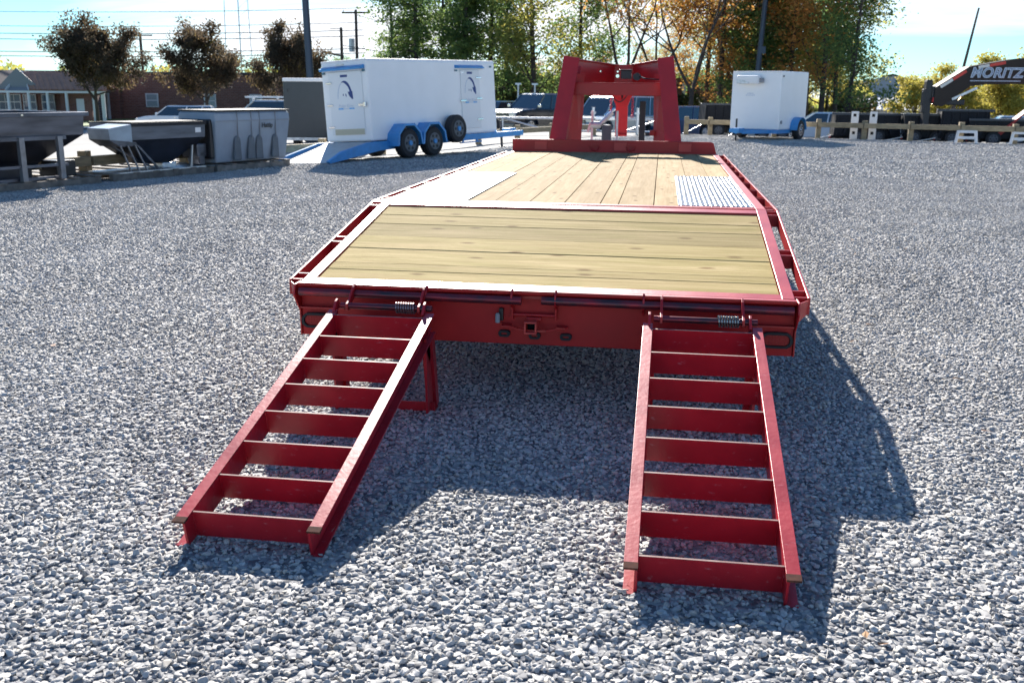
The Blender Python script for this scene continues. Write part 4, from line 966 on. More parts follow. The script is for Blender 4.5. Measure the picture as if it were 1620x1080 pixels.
# ================================================================== BLACK DUMP TRAILERS BEHIND THE RIGHT RAIL
DKBLU = mat('black_trailer_paint', (.006, .008, .014), .5, noise=.1, spec=.25)
def dump(label, x, y, rz, L=3.2, h0=.45, h1=.85, style=0, accent=None):
    h0 = .26 if x > 8 else h0
    t = thing('dump_trailer', label, 'trailer', (x, y, Z(x, y)), math.radians(rz), 'black dump trailers beyond the right guard rail')
    if style == 0: prof = [(-L/2, h0), (L/2, h0), (L/2+.12, h1), (-L/2-.12, h1)]
    elif style == 1: prof = [(-L/2, h0), (L/2, h0), (L/2-.05, h1), (-L/2+.05, h1)]
    else: prof = [(-L/2, h0), (L/2+.25, h0), (L/2-.05, h1), (-L/2-.1, h1)]
    MB().prism(prof, -.95, .95, 'y').build('dump_box', DKBLU, t, .01)
    b = MB(); n = 6
    for i in range(n): xx = -L/2+.15+(L-.3)*i/(n-1); b.box(xx-.03, xx+.03, -1.0, -.951, h0, h1-.06)
    b.build('side_rib', DKBLU, t)
    MB().box(-L/2-.12, L/2+.12, -1.01, -.952, h1-.06, h1+.02).build('top_rail', mat('grey_trailer_trim', (.03, .04, .055), .4), t)
    MB().box(-L/2-.1, L/2+.1, -.5, .5, h0-.14, h0-.002).build('frame', DKBLU, t)
    MB().prism([(-.85, .62), (.85, .62), (.95, .35), (.88, .35), (.8, .55), (-.8, .55), (-.88, .35), (-.95, .35)], -1.22, -.96, 'y').build('fender', DKBLU, t)
    for xx in (-.42, .42): wheel(t, xx, -1.08, .27, .27, .18, DRIM, axis='y'); 
    MB().box(-L/2-.13, -L/2-.1+.01, -.8, -.6, h0-.1, h0-.02).build('tail_lamp', LENS, t)
    MB().bar((-L/2-.9, -1.2, .1), (-L/2-.1, -1.0, h0), .05, .03).build('ramp_arm', GALV, t)
    if accent: MB().prism([(-L/2-1.3, h0), (-L/2-.1, h1+.10), (-L/2+.5, h1+.12), (-L/2+.5, h1), (-L/2-.2, h1-.05), (-L/2-1.1, h0-.05)], -.9, .9, 'y').build('red_nose', RED, t, .01)
    return t
dump('black dump trailer seen just right of the red gooseneck', 3.2, 39.0, 6, 2.0, .50, 1.35, 1)
dump('low black trailer left of the small white box trailer', 5.2, 40.5, 4, 2.3, .45, 1.15, 0)
dump('black flatbed dump trailer right of the small box trailer', 8.9, 38.6, -4, 2.6, .50, 1.15, 1)
dump('black dump trailer behind the left perforated white stand', 11.0, 37.6, -8, 1.5, .50, 1.15, 2)
dump('tall black dump trailer between stands and the gooseneck jack', 12.25, 37.0, -8, 1.8, .45, 1.33, 1)
dump('black trailer right of the charcoal gooseneck jack', 13.6, 36.2, -12, 2.4, .45, .98, 0)
dump('black dump trailer with red nose, right of the jack', 15.5, 35.6, -14, 2.4, .45, 1.25, 2, True)
dump('tallest black dump trailer at the right edge', 17.5, 34.6, -14, 1.9, .45, 1.32, 1)
# white stands at the rail
def perf(label, x, y):
    t = thing('white_stand', label, 'stand', (x, y, Z(x, y)), math.radians(-20), 'white steel stands at the rail')
    MB().box(-.125, .125, -.03, .03, .0, .98).build('plate', WHITEP, t, .01)
    for z in (.18, .42, .80): MB().box(-.05, .05, -.034, -.0305, z, z+.10).build('square_hole', HOLE, t)
perf('left perforated white stand behind the rail post', *(7.42, 32.75)); perf('right perforated white stand behind the rail post', *(8.02, 32.55))
def ladder(label, x, y):
    t = thing('white_stand', label, 'stand', (x, y, Z(x, y)), math.radians(-20), 'white steel stands at the rail')
    for s in (-1, 1): MB().bar((s*.32, 0, 0), (s*.27, .05, .42), .09, .05).build('side', WHITEP, t)
    for z in (.14, .34): MB().box(-.25, .27, .0, .05, z, z+.09).build('crossbar', WHITEP, t)
ladder('white ladder-like stand under the rail, left of the two', 10.75, 30.85); ladder('white ladder-like stand under the rail at the right edge', 12.35, 30.35)

# ================================================================== CHARCOAL GOOSENECK WITH LETTERING
gx, gy = 13.1, 36.3
M_ = thing('gooseneck_trailer', 'charcoal gooseneck with MORITZ lettering and red-white tape reaching in from the right edge', 'trailer', (gx, gy, 0), math.radians(6))
def px2(u): return u
# side plate in local XZ (X to the right in the picture)
P_ = [(-2.22, 1.23), (-1.90, 1.14), (-.92, 1.90), (-.30, 1.99), (5.2, 2.06), (5.2, 3.16), (1.6, 3.03), (.55, 2.92), (-1.02, 2.64), (-2.22, 1.85)]
MB().prism(P_, -.012, .0, 'y').build('neck_side_plate', MORM, M_, .004)
MB().prism(P_, .55, .562, 'y').build('neck_side_plate', MORM, M_, .004)
b = MB()
for i in (7, 8): p, q = P_[i], P_[i-1]; b._add([(p[0], -.02, p[1]), (q[0], -.02, q[1]), (q[0], .57, q[1]), (p[0], .57, p[1])], [(0, 1, 2, 3)])
p, q = P_[9], P_[8]; b._add([(p[0], -.02, p[1]+.006), (q[0], -.02, q[1]+.006), (q[0], .57, q[1]+.006), (p[0], .57, p[1]+.006)], [(0, 1, 2, 3)])
b.build('top_plate', MORM, M_, fix=False)
MB().bar((-1.55, -.03, 1.42), (-.65, -.03, 1.86), .03, .09).build('reinforcement_strip', GALV, M_)
MB().box(-1.9, -1.0, .1, .5, 1.20, 1.40).build('hitch_underside', BLACK, M_, .03)
MB().box(-2.52, -2.28, .10, .42, .35, 2.10).box(-2.50, -2.30, .12, .40, 2.1, 2.14).build('coupler_jack', BLACK, M_, .02)
MB().box(-2.62, -2.48, .05, .3, .9, 1.8).box(-2.30, -2.15, .05, .4, 1.35, 1.9).tube((-2.62, .1, 1.2), (-2.62, .1, 1.7), .06).build('jack_gearbox', BLACK, M_, .03)
MB().box(-2.29, -2.24, -.05, .05, 1.30, 1.48).build('red_lever', RED, M_, .01)
def tape(pts, m): MB()._add([(u, -.0145, v) for u, v in pts], [tuple(range(4))]).build('reflective_tape', m, M_, fix=False)
def along(a, b_, t0, t1, inset=.03, h=.11):
    a = Vector(a); b_ = Vector(b_); d = (b_-a).normalized(); n = Vector((d.y, -d.x)); L = (b_-a).length
    p = a+d*(t0*L)+n*inset; q = a+d*(t1*L)+n*inset; return [tuple(p+n*h), tuple(q+n*h), tuple(q), tuple(p)]
e1 = ((-2.22, 1.85), (-1.02, 2.64)); e2 = ((-1.02, 2.64), (1.6, 3.03))
tape(along(*e1, .12, .48), REFW); tape(along(*e1, .49, .88), REFR)
tape(along((-1.02, 2.64), (.55, 2.92), .20, .46), REFW); tape(along((-1.02, 2.64), (.55, 2.92), .47, .84), REFR)
tape(along((.55, 2.92), (1.6, 3.03), .72, 1.0), REFW)
LET = mat('bluish_letter', (.20, .27, .36), .4); LEO = mat('pale_letter_outline', (.62, .70, .80), .4)
text('MORITZ', LEO, M_, (.02, -.0125, 2.40), (PI/2, 0, 0), .50, .002, .22, 1.08, .022)
text('MORITZ', LET, M_, (.02, -.0185, 2.40), (PI/2, 0, 0), .50, .002, .22, 1.08, -.004)
text('GS', LEO, M_, (1.62, -.0125, 2.45), (PI/2, 0, 0), .50, .002, .22, 1.08, .022)
MB().box(-.95, .95, -.0135, -.0125, 2.10, 2.125).build('underline', LEO, M_)
MB().box(3.2, 5.2, -1.0, 1.6, .9, 1.05).build('deck_end', MORM, M_)
MB().box(3.3, 3.5, .1, .4, .2, 2.1).build('support_leg', MORM, M_)
b = MB(); pts = []
for i in range(20): t = i/19; pts.append((-2.2+1.35*t, .2, 1.25+.62*t-.55*math.sin(PI*t)*(1-.3*t)))
b.path(pts, .022, 6); b.build('brake_away_chain', mat('rusty_gold_chain', (.45, .30, .10), .4, metal=.6), M_)

# ================================================================== BUILDINGS
def brick_wall_mat():
    m = bpy.data.materials.new('brick_courses'); m.use_nodes = True; nt = m.node_tree; b = nt.nodes['Principled BSDF']; N = nt.nodes.new; L = nt.links.new
    co = N('ShaderNodeTexCoord'); sp = N('ShaderNodeSeparateXYZ'); cb = N('ShaderNodeCombineXYZ'); L(co.outputs['Object'], sp.inputs[0]); L(sp.outputs[0], cb.inputs[0]); L(sp.outputs[2], cb.inputs[1])
    br = N('ShaderNodeTexBrick'); br.inputs['Scale'].default_value = 1; br.inputs['Brick Width'].default_value = .4; br.inputs['Row Height'].default_value = .14; br.inputs['Mortar Size'].default_value = .012
    br.inputs['Color1'].default_value = (.17, .065, .05, 1); br.inputs['Color2'].default_value = (.23, .10, .075, 1); br.inputs['Mortar'].default_value = (.24, .20, .18, 1)
    L(cb.outputs[0], br.inputs[0]); L(br.outputs['Color'], b.inputs['Base Color']); b.inputs['Roughness'].default_value = .9
    return m
BRW = brick_wall_mat()
# brick building behind the grass: facade roughly parallel to the left rail
fo = np.array([-46.5, 66.0]); heading = math.radians(-2)
bz = Z(-38, 75)
Bd = thing('brick_building', 'long low flat-roofed brown brick building with small white windows', 'building', (-58.0, 76.5, bz), 0)
BHt = 3.75
wins = [(14.5, 1.15, 1.15), (19.8, 1.1, 1.15), (23.9, 1.1, 1.15), (29.5, 1.1, 1.15), (36.0, 1.1, 1.15)]
MB().box(0, 68, 0, 14, 0, BHt).build('wall', BRW, Bd)
MB().box(-.1, 68.1, -.1, 14.1, BHt, BHt+.22).build('roof_edge', mat('dark_fascia', (.06, .045, .045), .6), Bd)
MB().box(0, 12.3, -.45, -.001, 0, BHt).build('wall_projection', BRW, Bd)
for x, w, h in wins:
    wf = MB().box(x, x+w, -.10, -.002, 1.02, 1.02+h).build('window', TRIM, Bd, .02)
    for z in (1.10, 1.10+h*.47): MB().box(x+.10, x+w-.10, -.115, -.101, z, z+h*.40).build('pane', mat('curtained_glass', (.30, .36, .38), .25), wf)
for x in (11.1, 60): MB().box(x, x+.28, -.70, -.46, 0, BHt-.4).build('downpipe', TRIM, Bd)
# portico
Pt = thing('portico', 'white-columned brick entrance porch with rust-coloured metal gable roof', 'building', (-50.6, 66.6, bz), math.radians(20)); Pt.scale = (.82, .82, .76)
MB().box(.0, 8.4, 3.2, 8.0, 0, 3.1).build('brick_wall', BRW, Pt)
MB().box(5.6, 8.4, .6, 3.19, 0, 3.0).build('side_wall', BRW, Pt)
b = MB(); b.prism([(-.1, 3.1), (2.0, 5.35), (4.1, 3.1)], .35, .40, 'y')
b.V = [(x, y, z) for x, y, z in b.V]
g_ = b.build('gable', mat('grey_gable', (.22, .24, .26), .6), Pt)
# gable roof running along +X, ridge at z 5.2
rb = MB(); rb._add([(3.1, -.2, 3.2), (10.0, -.2, 3.2), (8.9, 2.2, 5.0), (2.1, 2.2, 5.0)], [(0, 1, 2, 3)]); rb._add([(3.1, -.2, 3.08), (10.0, -.2, 3.08), (8.9, 2.2, 4.88), (2.1, 2.2, 4.88)], [(3, 2, 1, 0)])
rb._add([(8.9, 2.2, 5.0), (2.1, 2.2, 5.0), (3.1, 4.6, 3.2), (10.0, 4.6, 3.2)], [(0, 1, 2, 3)])
rf = rb.build('roof', ROOFM, Pt, fix=False)
for i in range(15):
    t = i/14; xa = 3.1+6.9*t; xb_ = 2.1+6.8*t
    MB().bar((xa, -.2, 3.22), (xb_, 2.2, 5.02), .09, .12).build('standing_seam', ROOFM, rf)
MB().bar((3.05, -.25, 3.14), (2.02, 2.2, 4.98), .06, .22).bar((2.02, 2.2, 4.98), (1.0, -.25, 3.14), .06, .22).build('gable_trim', TRIM, Pt)
MB()._add([(1.05, -.1, 3.1), (3.0, -.1, 3.1), (2.05, 2.1, 4.85)], [(0, 1, 2)]).build('gable_panel', mat('grey_gable', (.22, .24, .26), .6), Pt, fix=False)
MB().box(-6.0, 9.9, -.25, -.05, 2.86, 3.08).build('entablature', TRIM, Pt)
b = MB(); b._add([(-8.0, -.3, 3.0), (1.0, -.3, 3.1), (1.0, 2.6, 3.6), (-8.0, 2.6, 3.5)], [(0, 1, 2, 3)]); b.build('low_roof', mat('bright_rust_roof', (.45, .12, .07), .5), Pt, fix=False)
for x in (1.15, 2.95, 4.6, 6.3, -1.6, -4.4): MB().tube((x, -.1, 0), (x, -.1, 2.86), .16, .14, n=14).build('column', TRIM, Pt, smooth=True)
for x in (8.6, 9.4): MB().box(x, x+.32, -.1, .22, 0, 2.9).build('square_pillar', TRIM, Pt)
for x in (-7.2, -5.6, -3.2, -.6, .2, 1.6, 3.3):
    wf = MB().box(x, x+1.2, 3.0, 3.19, .3, 2.7).build('window', TRIM, Pt)
    for k in range(3):
        for j in range(2): MB().box(x+.06+.56*j, x+.56+.56*j, 2.97, 2.999, .40+.78*k, 1.08+.78*k).build('pane', mat('blue_window', (.05, .09, .16), .1), wf)
MB().box(-9.0, -.01, 3.2, 8.0, 0, 3.0).build('wing_wall', BRW, Pt)
MB().box(7.0, 7.7, .55, .59, 1.0, 2.3).build('notice_panel', TRIM, Pt)
b = MB(); b._add([(-20, 7.2, 2.9), (9, 7.2, 2.9), (8, 13, 5.3), (-20, 13, 5.3)], [(0, 1, 2, 3)]); b.build('main_roof', SHINGLE, Pt, fix=False)
# sheds on the right
Sh = thing('metal_shed', 'pale metal shed with white ribbed roof, beyond the dump trailers', 'building', (17.9, 86, Z(18, 86)), math.radians(-12))
MB().box(0, 11, 0, 8, 0, 1.35+.0).build('wall', mat('pale_shed_wall', (.55, .57, .58), .6), Sh)
b = MB(); b._add([(-.3, -.3, 1.35), (11.3, -.3, 1.35), (11.3, 4, 2.35), (-.3, 4, 2.35)], [(0, 1, 2, 3)]); b._add([(-.3, 8.3, 1.35), (11.3, 8.3, 1.35), (11.3, 4, 2.351), (-.3, 4, 2.351)], [(3, 2, 1, 0)]); rf = b.build('roof', SHEDW, Sh, fix=False)
for i in range(24): x = -.2+11.4*i/23; MB().bar((x, -.3, 1.38), (x, 4, 2.38), .09, .06).build('roof_rib', SHEDW, rf)
Sg = thing('metal_shed', 'blue-grey gabled metal building behind the white-roofed shed', 'building', (19.5, 108, Z(19, 108)), math.radians(-8))
MB().prism([(0, 0), (10, 0), (10, 3.2), (5, 4.6), (0, 3.6)], 0, 20, 'y').build('wall', SHEDG, Sg)
b = MB(); b._add([(-.3, -.4, 3.62), (5, -.4, 4.75), (5, 20, 4.75), (-.3, 20, 3.62)], [(0, 1, 2, 3)]); b._add([(5, -.4, 4.75), (10.3, -.4, 3.2), (10.3, 20, 3.2), (5, 20, 4.75)], [(0, 1, 2, 3)]); b.build('roof', mat('grey_shed_roof', (.36, .40, .44), .5), Sg, fix=False)

# ================================================================== POLES AND WIRES
def pole(name, label, cat, x, y, h, r0, r1, m, lean=(0, 0), group=None, z=None):
    z0 = Z(x, y) if z is None else z; t = thing(name, label, cat, (x, y, z0), 0, group)
    MB().tube((0, 0, 0), (lean[0], lean[1], h), r0, r1, n=12).build('shaft', m, t, smooth=True); return t
lp = pole('light_pole', 'thick dark steel light pole behind the charcoal trailer', 'pole', -21.6, 57.0, 13, .25, .19, STEELPOLE, (-.30, 0))
MB().box(-.22, .22, -.22, .22, 0, .6).build('base', CONC, lp)
lp = pole('light_pole', 'dark steel light pole rising behind the small white box trailer', 'pole', 5.9, 57.0, 13, .17, .13, STEELPOLE, (.5, 0))
MB().box(-.2, .2, -.2, .2, 0, .6).build('base', CONC, lp)
MB().box(.12, .50, -.15, .15, 4.9, 5.3).build('junction_box', STEELPOLE, lp)
u1 = pole('utility_pole', 'wooden utility pole with crossarm and transformer, right of the thick light pole', 'pole', -28.3, 88.5, 9.9, .17, .13, POLE)
MB().box(-1.35, 1.35, -.08, .08, 9.55, 9.70).build('crossarm', POLE, u1); MB().tube((-.48, 0, 6.1), (-.48, 0, 7.3), .28, n=14).build('transformer', GALV, u1)
MB().tube((-1.2, 0, 9.7), (-1.2, 0, 9.9), .05).tube((1.2, 0, 9.7), (1.2, 0, 9.9), .05).build('insulator', GALV, u1)
u2 = pole('utility_pole', 'short utility pole with small side arm, just right of the thick light pole', 'pole', -24.9, 73.5, 7.4, .14, .11, POLE)
MB().bar((-1.6, 0, 5.55), (.15, 0, 5.2), .08, .16).bar((-.9, 0, 7.3), (.1, 0, 7.3), .05, .05).build('side_arm', POLE, u2)
u3 = pole('utility_pole', 'distant utility pole rising behind the brick building between two maples', 'pole', -52.0, 92.0, 7.9, .16, .13, POLE)
MB().box(-1.3, 1.3, -.06, .06, 7.70, 7.82).build('crossarm', POLE, u3)
u4 = pole('utility_pole', 'leaning dark pole behind the charcoal gooseneck', 'pole', 16.2, 54.0, 7.2, .12, .05, POLE, (1.0, 0))
# lattice mast
mt_ = thing('radio_mast', 'tall thin lattice mast far behind the maples', 'mast', (-63.5, 143, -1.0))
MB().tube((0, 0, 0), (0, 0, 40), .10, n=6).tube((-.8*3.2, 0, 0), (-.5*3.2, 0, 40), .07, n=6).tube((.8*2.0, .8, 0), (.35*2.0, .5, 40), .07, n=6).build('leg', GALV, mt_)
b = MB()
for k in range(30):
    z = k*1.3; b.bar((0, 0, z), (.8*(2-.65*z/20), .6, z+1.3), .05, .05)
b.build('lattice', GALV, mt_)
def wire(label, a, b_, sag, r=.028):
    a = Vector(a); b_ = Vector(b_); pts = []
    for i in range(25): t = i/24; p = a.lerp(b_, t); pts.append((p.x-a.x, p.y-a.y, p.z-a.z-sag*4*t*(1-t)))
    t_ = thing('overhead_wire', label, 'wire', a, 0, 'overhead wires across the left sky')
    MB().path(pts, r, 5).build('cable', WIREM, t_)
wz = [(9.35, 'topmost'), (8.1, 'second from the top'), (7.45, 'third from the top'), (6.95, 'fourth from the top'), (5.85, 'second lowest'), (5.45, 'lowest')]
for k, (z, w_) in enumerate(wz):
    wire(f'{w_} of the dark overhead wires across the left sky', (-75, 80, z-.9), (-27.0, 86+k*.2, z-.55), .35, .026 if k < 2 else .035)
MB().tube((0, 0, 0), (1.3, .16, 0), .10, n=8).build('splice_case', WIREM, tag(thing('cable_splice', 'dark cable splice case on the lowest wire at far left', 'cable splice', (-50.6, 83.0, 4.27))))
wire('upper wire descending right from the tall crossarm pole', (-28.3, 88.5, 8.4), (-12, 92, 5.4), .4, .025)
wire('lower wire descending right from the short side-arm pole', (-24.9, 73.5, 5.0), (-10, 84, 4.4), .5, .025)

# ================================================================== TREES
def leafmat(name, cols, rough=.7, transl=.6):
    m = bpy.data.materials.new(name); m.use_nodes = True; nt = m.node_tree; b = nt.nodes['Principled BSDF']; N = nt.nodes.new; L = nt.links.new
    g = N('ShaderNodeNewGeometry'); r = N('ShaderNodeValToRGB'); e = r.color_ramp.elements
    e[0].position = 0; e[0].color = (*cols[0], 1); e[1].position = 1; e[1].color = (*cols[-1], 1)
    for i, c in enumerate(cols[1:-1]): k = e.new((i+1)/(len(cols)-1)); k.color = (*c, 1)
    co = N('ShaderNodeTexCoord'); oi = N('ShaderNodeObjectInfo'); va = N('ShaderNodeVectorMath'); va.operation = 'ADD'; L(co.outputs['Object'], va.inputs[0]); L(oi.outputs['Location'], va.inputs[1])
    n = N('ShaderNodeTexNoise'); n.inputs['Scale'].default_value = .55; n.inputs['Detail'].default_value = 3; L(va.outputs[0], n.inputs[0])
    a = N('ShaderNodeMath'); a.operation = 'MULTIPLY_ADD'; a.inputs[1].default_value = .45; L(g.outputs['Random Per Island'], a.inputs[0])
    s = N('ShaderNodeMapRange'); s.inputs['From Min'].default_value = .3; s.inputs['From Max'].default_value = .7; s.inputs['To Max'].default_value = .55; L(n.outputs['Fac'], s.inputs[0]); L(s.outputs[0], a.inputs[2])
    L(a.outputs[0], r.inputs[0]); L(r.outputs[0], b.inputs['Base Color']); b.inputs['Roughness'].default_value = rough; b.inputs['Specular IOR Level'].default_value = .3
    t = N('ShaderNodeBsdfTranslucent'); L(r.outputs[0], t.inputs['Color']); mx_ = N('ShaderNodeMixShader'); mx_.inputs[0].default_value = transl
    L(b.outputs[0], mx_.inputs[1]); L(t.outputs[0], mx_.inputs[2]); L(mx_.outputs[0], nt.nodes['Material Output'].inputs[0])
    return m
LM_MAPLE = leafmat('maroon_brown_leaves', [(.05, .05, .04), (.075, .065, .045), (.11, .075, .05), (.25, .20, .06)])
LM_PINE = leafmat('dark_green_leaves', [(.055, .11, .055), (.10, .17, .06), (.18, .25, .07), (.28, .32, .09)])
LM_OLIVE = leafmat('olive_leaves', [(.11, .16, .05), (.22, .26, .07), (.38, .34, .08), (.48, .32, .09)])
LM_ORANGE = leafmat('orange_leaves', [(.17, .17, .05), (.36, .23, .06), (.52, .22, .06), (.58, .36, .10)], transl=.5)
LM_YELLOW = leafmat('yellow_green_leaves', [(.22, .23, .06), (.36, .33, .07), (.48, .40, .09), (.56, .44, .11)], transl=.5)
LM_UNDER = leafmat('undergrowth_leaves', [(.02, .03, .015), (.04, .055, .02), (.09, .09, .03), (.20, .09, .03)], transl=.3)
def leaves_mesh(name, C, size, m, seed, flat=0.):
    r = np.random.default_rng(seed); n = len(C)
    a = r.normal(size=(n, 3)); a[:, 2] *= (1-flat); a /= np.linalg.norm(a, axis=1)[:, None]+1e-9
    h = r.normal(size=(n, 3)); b_ = np.cross(a, h); b_ /= np.linalg.norm(b_, axis=1)[:, None]+1e-9
    s = size*r.uniform(.6, 1.35, (n, 1)); u = a*s; v = b_*s*.62
    Vv = np.stack([C-u, C-v*.9, C+u, C+v*.9], 1).reshape(-1, 3).astype(np.float32)
    me = bpy.data.meshes.new(name); me.vertices.add(4*n); me.vertices.foreach_set('co', Vv.ravel()); me.loops.add(4*n); me.loops.foreach_set('vertex_index', np.arange(4*n, dtype=np.int32))
    me.polygons.add(n); me.polygons.foreach_set('loop_start', np.arange(0, 4*n, 4, dtype=np.int32)); me.update(calc_edges=True); me.validate(); me.materials.append(m)
    return me
def make_tree(seed, h, kind, leafm, nleaf, lsize, name='broadleaf_tree', parent_loc=(0, 0)):
    """returns (trunk mesh builder, crown mesh)"""
    r = random.Random(seed); rn = np.random.default_rng(seed); b = MB(); tips = []
    def branch(p, d, L, rad, depth):
        pts = [Vector(p)]; rs = [rad]; d = Vector(d).normalized(); n = 4
        for i in range(n):
            d = (d+Vector((r.gauss(0, .13), r.gauss(0, .13), r.gauss(.05, .08)))).normalized(); pts.append(pts[-1]+d*L/n); rs.append(rad*(1-.72*(i+1)/n))
            if depth >= 2 or (depth == 1 and i >= 1): tips.append((pts[-1].copy(), L))
        b.sweep(pts, rs, 6 if depth else 8)
        if depth < 3:
            for k in range((4, 4, 3)[depth]):
                t = r.uniform(.35, 1.0); i = min(n-1, int(t*n)); q = pts[i].lerp(pts[i+1], t*n-i)
                dd = (d*(.8)+Vector((r.gauss(0, .7), r.gauss(0, .7), r.uniform(-.15, .5)))).normalized()
                branch(q, dd, L*r.uniform(.5, .72), rs[i]*.55, depth+1)
    if kind == 'maple':
        hs = h*.26; b.sweep([(0, 0, 0), (.02, 0, hs*.5), (0, .02, hs)], [.16, .13, .12], 9)
        for k in range(13):
            a = 2*PI*k/6.3+r.uniform(-.3, .3); el = r.uniform(.05, 1.15); branch((0, 0, hs*r.uniform(.75, 1.5)), (math.cos(a)*math.cos(el), math.sin(a)*math.cos(el), math.sin(el)), h*.40, .06, 1)
        branch((0, 0, hs), (0, 0, 1), h*.42, .10, 0)
        c = Vector((0, 0, h*.60)); keep = []
        for p, L in tips: keep.append(p)
        spread = .30; keep = [p for p in keep if r.random() < .75]
    elif kind == 'conifer':
        lean = r.uniform(-.3, .3); pts = [(lean*t*t, 0, h*t) for t in (0, .25, .5, .75, 1)]; b.sweep(pts, [.24, .2, .15, .09, .02], 9)
        keep = []; z = h*.16
        while z < h*.97:
            for k in range(r.randint(2, 4)):
                a = r.uniform(0, 2*PI); L = (1-z/h)**.7*h*.27*r.uniform(.5, 1.15)+.35; x0_ = lean*(z/h)**2
                p = Vector((x0_, 0, z)); d = Vector((math.cos(a), math.sin(a), r.uniform(.0, .35))); q = p+d*L; b.tube(p, q, .045, .01, 5, False)
                for t in np.linspace(.3, 1, 6): keep.append(p.lerp(q, t)+Vector((r.gauss(0, .12), r.gauss(0, .12), -.12*t)))
            z += h*.028*r.uniform(.7, 1.3)
        spread = .34
    elif kind == 'fork':      # slim trunk forking into rising limbs, thin crown
        hs = h*r.uniform(.22, .32); b.sweep([(0, 0, 0), (.05, 0, hs*.5), (0, .02, hs)], [.2, .16, .15], 9)
        for k in range(3):
            a = 2*PI*k/3+r.uniform(-.5, .5); branch((0, 0, hs), (math.cos(a)*.38, math.sin(a)*.38, 1), h*.62, .11, 0)
        keep = [p for p, L in tips]; spread = .55
    else:                      # tall open woodland tree
        ln = r.uniform(-.05, .05); pts = [(ln*h*t, 0, h*t) for t in (0, .2, .4, .6, .8, .95)]; b.sweep(pts, [.2, .17, .15, .12, .08, .03], 9)
        for k in range(16):
            z = h*r.uniform(.16, .93); a = r.uniform(0, 2*PI); el = r.uniform(.1, .9); branch((ln*z, 0, z), (math.cos(a)*math.cos(el), math.sin(a)*math.cos(el), math.sin(el)), h*.22*(1.25-z/h*.7), .05, 1)
        keep = [p for p, L in tips]; spread = .5
    K_ = np.array([tuple(p) for p in keep]); idx = rn.integers(0, len(K_), nleaf); wgt = rn.random(len(K_)); idx = idx[(wgt[idx]+rn.random(nleaf)*.25) > .68]
    C = K_[idx]+rn.normal(size=(len(idx), 3))*spread*np.array([1, 1, .62]); C = C[C[:, 2] > h*.13]
    return b, leaves_mesh('crown', C, lsize, leafm, seed, .3)
def tree(name, label, proto, x, y, rz, s, group, z=None, dz=0.):
    bm_, crown, bark = proto; t = thing(name, label, 'tree', (x, y, (Z(x, y) if z is None else z)+dz), rz, group)
    if isinstance(bm_, MB):
        o = bm_.build('trunk', bark, t, smooth=True); proto[0] = o.data
    else:
        o = bpy.data.objects.new('trunk', bm_); COL.objects.link(o); o.parent = t
    c = bpy.data.objects.new('crown', crown); COL.objects.link(c); c.parent = t; t.scale = (s, s, s)
    return t
def proto(*a, **k): b, c = make_tree(*a, **k); return [b, c, BARK]
PM1 = proto(11, 7.2, 'maple', LM_MAPLE, 52000, .10); PM2 = proto(14, 6.8, 'maple', LM_MAPLE, 48000, .10); PM3 = proto(13, 7.0, 'maple', LM_MAPLE, 54000, .10)
g_ = 'maroon maples before the brick building'
def at(px, d, py=140):     # bearing of the survey point -> ground position
    v = _F+_r2*((px-810)/FPX)-_u2*((py-540)/FPX); k = d/math.hypot(v.x, v.y); return CP[0]+v.x*k, CP[1]+v.y*k
x, y = at(150, 78); tree('maple_tree', 'largest maroon-brown maple, leftmost, beside the portico', PM1, x, y, .3, 1.05, g_).scale = (.92, .92, 1.1)
x, y = at(326, 76); tree('maple_tree', 'middle maroon-brown maple with bare twigs at its upper left', PM2, x, y, 1.2, 1.05, g_).scale = (.88, .88, 1.07)
x, y = at(462, 74); tree('maple_tree', 'right maroon-brown maple behind the charcoal trailer', PM3, x, y, 2.2, 1.04, g_).scale = (.72, .72, 1.06)
PC1 = proto(21, 12.5, 'conifer', LM_PINE, 22000, .115); PC2 = proto(22, 11.5, 'conifer', LM_PINE, 20000, .115)
PW1 = proto(31, 12, 'wood', LM_OLIVE, 14500, .11); PW2 = proto(32, 11.5, 'wood', LM_PINE, 17000, .11); PW3 = proto(33, 11, 'wood', LM_ORANGE, 13000, .105)
PF1 = proto(41, 11, 'fork', LM_ORANGE, 9000, .11); PF2 = proto(42, 11, 'fork', LM_YELLOW, 12000, .115)
PW4 = proto(34, 10, 'wood', LM_YELLOW, 20000, .12)
gw = 'trees of the wood beyond the parked vehicles'
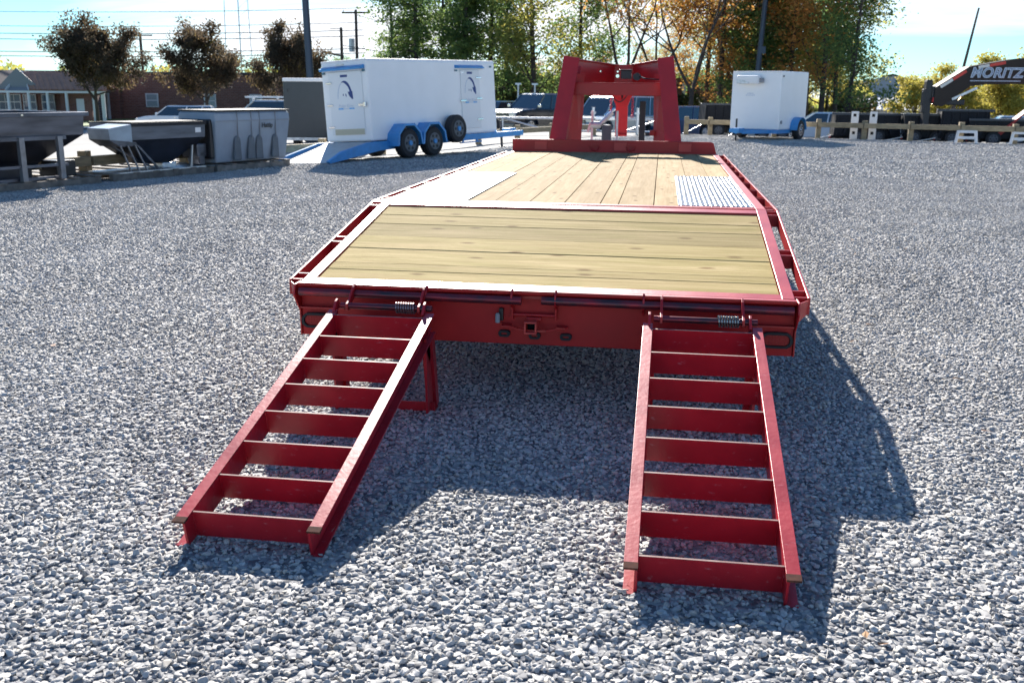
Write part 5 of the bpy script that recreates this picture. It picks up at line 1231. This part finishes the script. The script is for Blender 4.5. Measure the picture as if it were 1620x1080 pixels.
TL = [ # px, dist, proto, rot, scale, label
 (628, 76, PW2, .2, .95, 'leftmost dark green tree of the wood'), (660, 72, PC1, 1.0, 1.0, 'dark evergreen above the middle of the long white trailer'), (700, 78, PW2, 2.0, 1.05, 'dark green tree above the side door of the long trailer'),
 (735, 70, PC2, .5, 1.05, 'evergreen above the right end of the long white trailer'), (772, 73, PW2, 4.0, 1.12, 'thick-trunked dark tree right of the long white trailer'), (800, 80, PC1, 2.7, 1.05, 'evergreen behind the black truck hood'),
 (848, 68, PW1, .0, 1.06, 'olive tree with straight trunk above the black truck'), (918, 70, PW2, 1.4, .98, 'slim green tree above the gooseneck left riser'),
 (986, 66, PF1, .6, 1.05, 'sparse forked tree with orange leaves above the gooseneck'), (948, 84, PW3, 2.4, .55, 'low orange tree behind the gooseneck'), (905, 82, PW3, .9, .50, 'low orange tree left of the gooseneck top'), (1012, 86, PW3, 3.1, .56, 'low orange tree seen through the gooseneck dip'), (1062, 82, PW3, 4.4, .60, 'low orange tree just right of the gooseneck'), (842, 84, PW3, 1.9, .46, 'low reddish tree above the black truck roof'), (1090, 86, PF2, 3.4, .62, 'low yellow tree behind the dark forked trunk'), (1152, 70, PW3, 2.2, .62, 'low orange tree left of the box trailer corner'), (1038, 72, PF2, 2.0, .95, 'thin sparse tree above the right riser of the gooseneck'),
 (1095, 60, PF1, 2.9, .92, 'dark forked trunk with orange leaves right of the gooseneck'), (1118, 72, PW3, .7, 1.0, 'orange tree left of the small box trailer'), (1140, 68, PW3, 3.3, 1.12, 'tall orange tree left of the right light pole'),
 (1162, 76, PW2, 1.1, 1.1, 'dark green tree directly behind the right light pole'), (1196, 66, PC2, 2.2, 1.0, 'dark evergreen above the small box trailer'), (1222, 72, PW4, 5.1, 1.15, 'tall yellow-green tree above the small box trailer'),
 (1248, 66, PW3, .4, 1.05, 'orange tree above the right side of the box trailer'), (1276, 70, PW4, 3.9, 1.1, 'yellow tree just right of the small box trailer'), (1302, 63, PW3, 1.9, .98, 'large rust-orange tree near the right edge of the wood'),
 (1325, 66, PW1, 5.5, .85, 'olive tree near the right end of the wood'), (1342, 58, PW2, 2.6, .80, 'rightmost dark green tree of the wood'), (1310, 76, PW4, 3.0, .7, 'low yellow tree behind the right end of the wood')]
for px, d, p, rz_, s_, lb in TL:
    x, y = at(px, d); tree('woodland_tree', lb, p, x, y, rz_, s_, gw)
gs = 'small far trees left of the wood'
for px, d, s_, lb in ((545, 105, .50, 'small distant tree behind the short utility pole'), (600, 100, .52, 'small distant tree just left of the wood'), (575, 112, .45, 'smallest distant tree between the two utility poles')):
    x, y = at(px, d); tree('far_tree', lb, PW2, x, y, px, s_, gs)
gy_ = 'yellow-green trees behind the charcoal gooseneck'
PY1 = proto(51, 6.2, 'wood', LM_YELLOW, 15000, .13); PY2 = proto(52, 5.6, 'maple', LM_YELLOW, 15000, .13)
for px, d, p, s_, lb in ((1444, 98, PY1, .58, 'small yellow tree right of the metal sheds'), (1452, 84, PY2, .72, 'yellow tree directly behind the gooseneck jack'), (1490, 92, PY1, .74, 'yellow-green tree under the bend of the gooseneck'), (1520, 80, PY2, .68, 'yellow tree under the letter M'),
                         (1556, 90, PY1, .85, 'yellow tree behind the leaning pole'), (1590, 82, PY2, .78, 'yellow-green tree under the last letters'), (1625, 88, PY1, .88, 'yellow tree at the right edge'), (1660, 84, PY2, .8, 'yellow tree just past the right edge')):
    x, y = at(px, d); tree('yellow_tree', lb, p, x, y, px*.7, s_, gy_)
# undergrowth as one mass
def mass(name, label, spans, n, size, m, seed):
    r = np.random.default_rng(seed); P = []
    for (pa, pb, da, db, h) in spans:
        k = int(n*(pb-pa)/sum(s[1]-s[0] for s in spans)); q = r.uniform(pa, pb, k); d = r.uniform(da, db, k)
        hh = h*(.55+.45*np.sin(q*.06+d*.8)*np.cos(q*.023))*np.sqrt(r.random(k))
        for a, b_, c in zip(q, d, hh): x, y = at(a, b_); P.append((x, y, Z(x, y)+c))
    me = leaves_mesh(name, np.array(P), size, m, seed); o = bpy.data.objects.new(name, me); COL.objects.link(o); tag(o, label, None, None, 'stuff'); return o
mass('undergrowth', 'dark undergrowth at the foot of the wood', [(560, 1390, 74, 84, 2.6)], 36000, .20, LM_UNDER, 61)
mass('far_woodland', 'hazy distant woodland along the horizon', [(-250, 620, 150, 175, 6.5), (1380, 2000, 128, 150, 4.2), (620, 1380, 100, 120, 3.2)], 32000, .42, LM_OLIVE, 62)
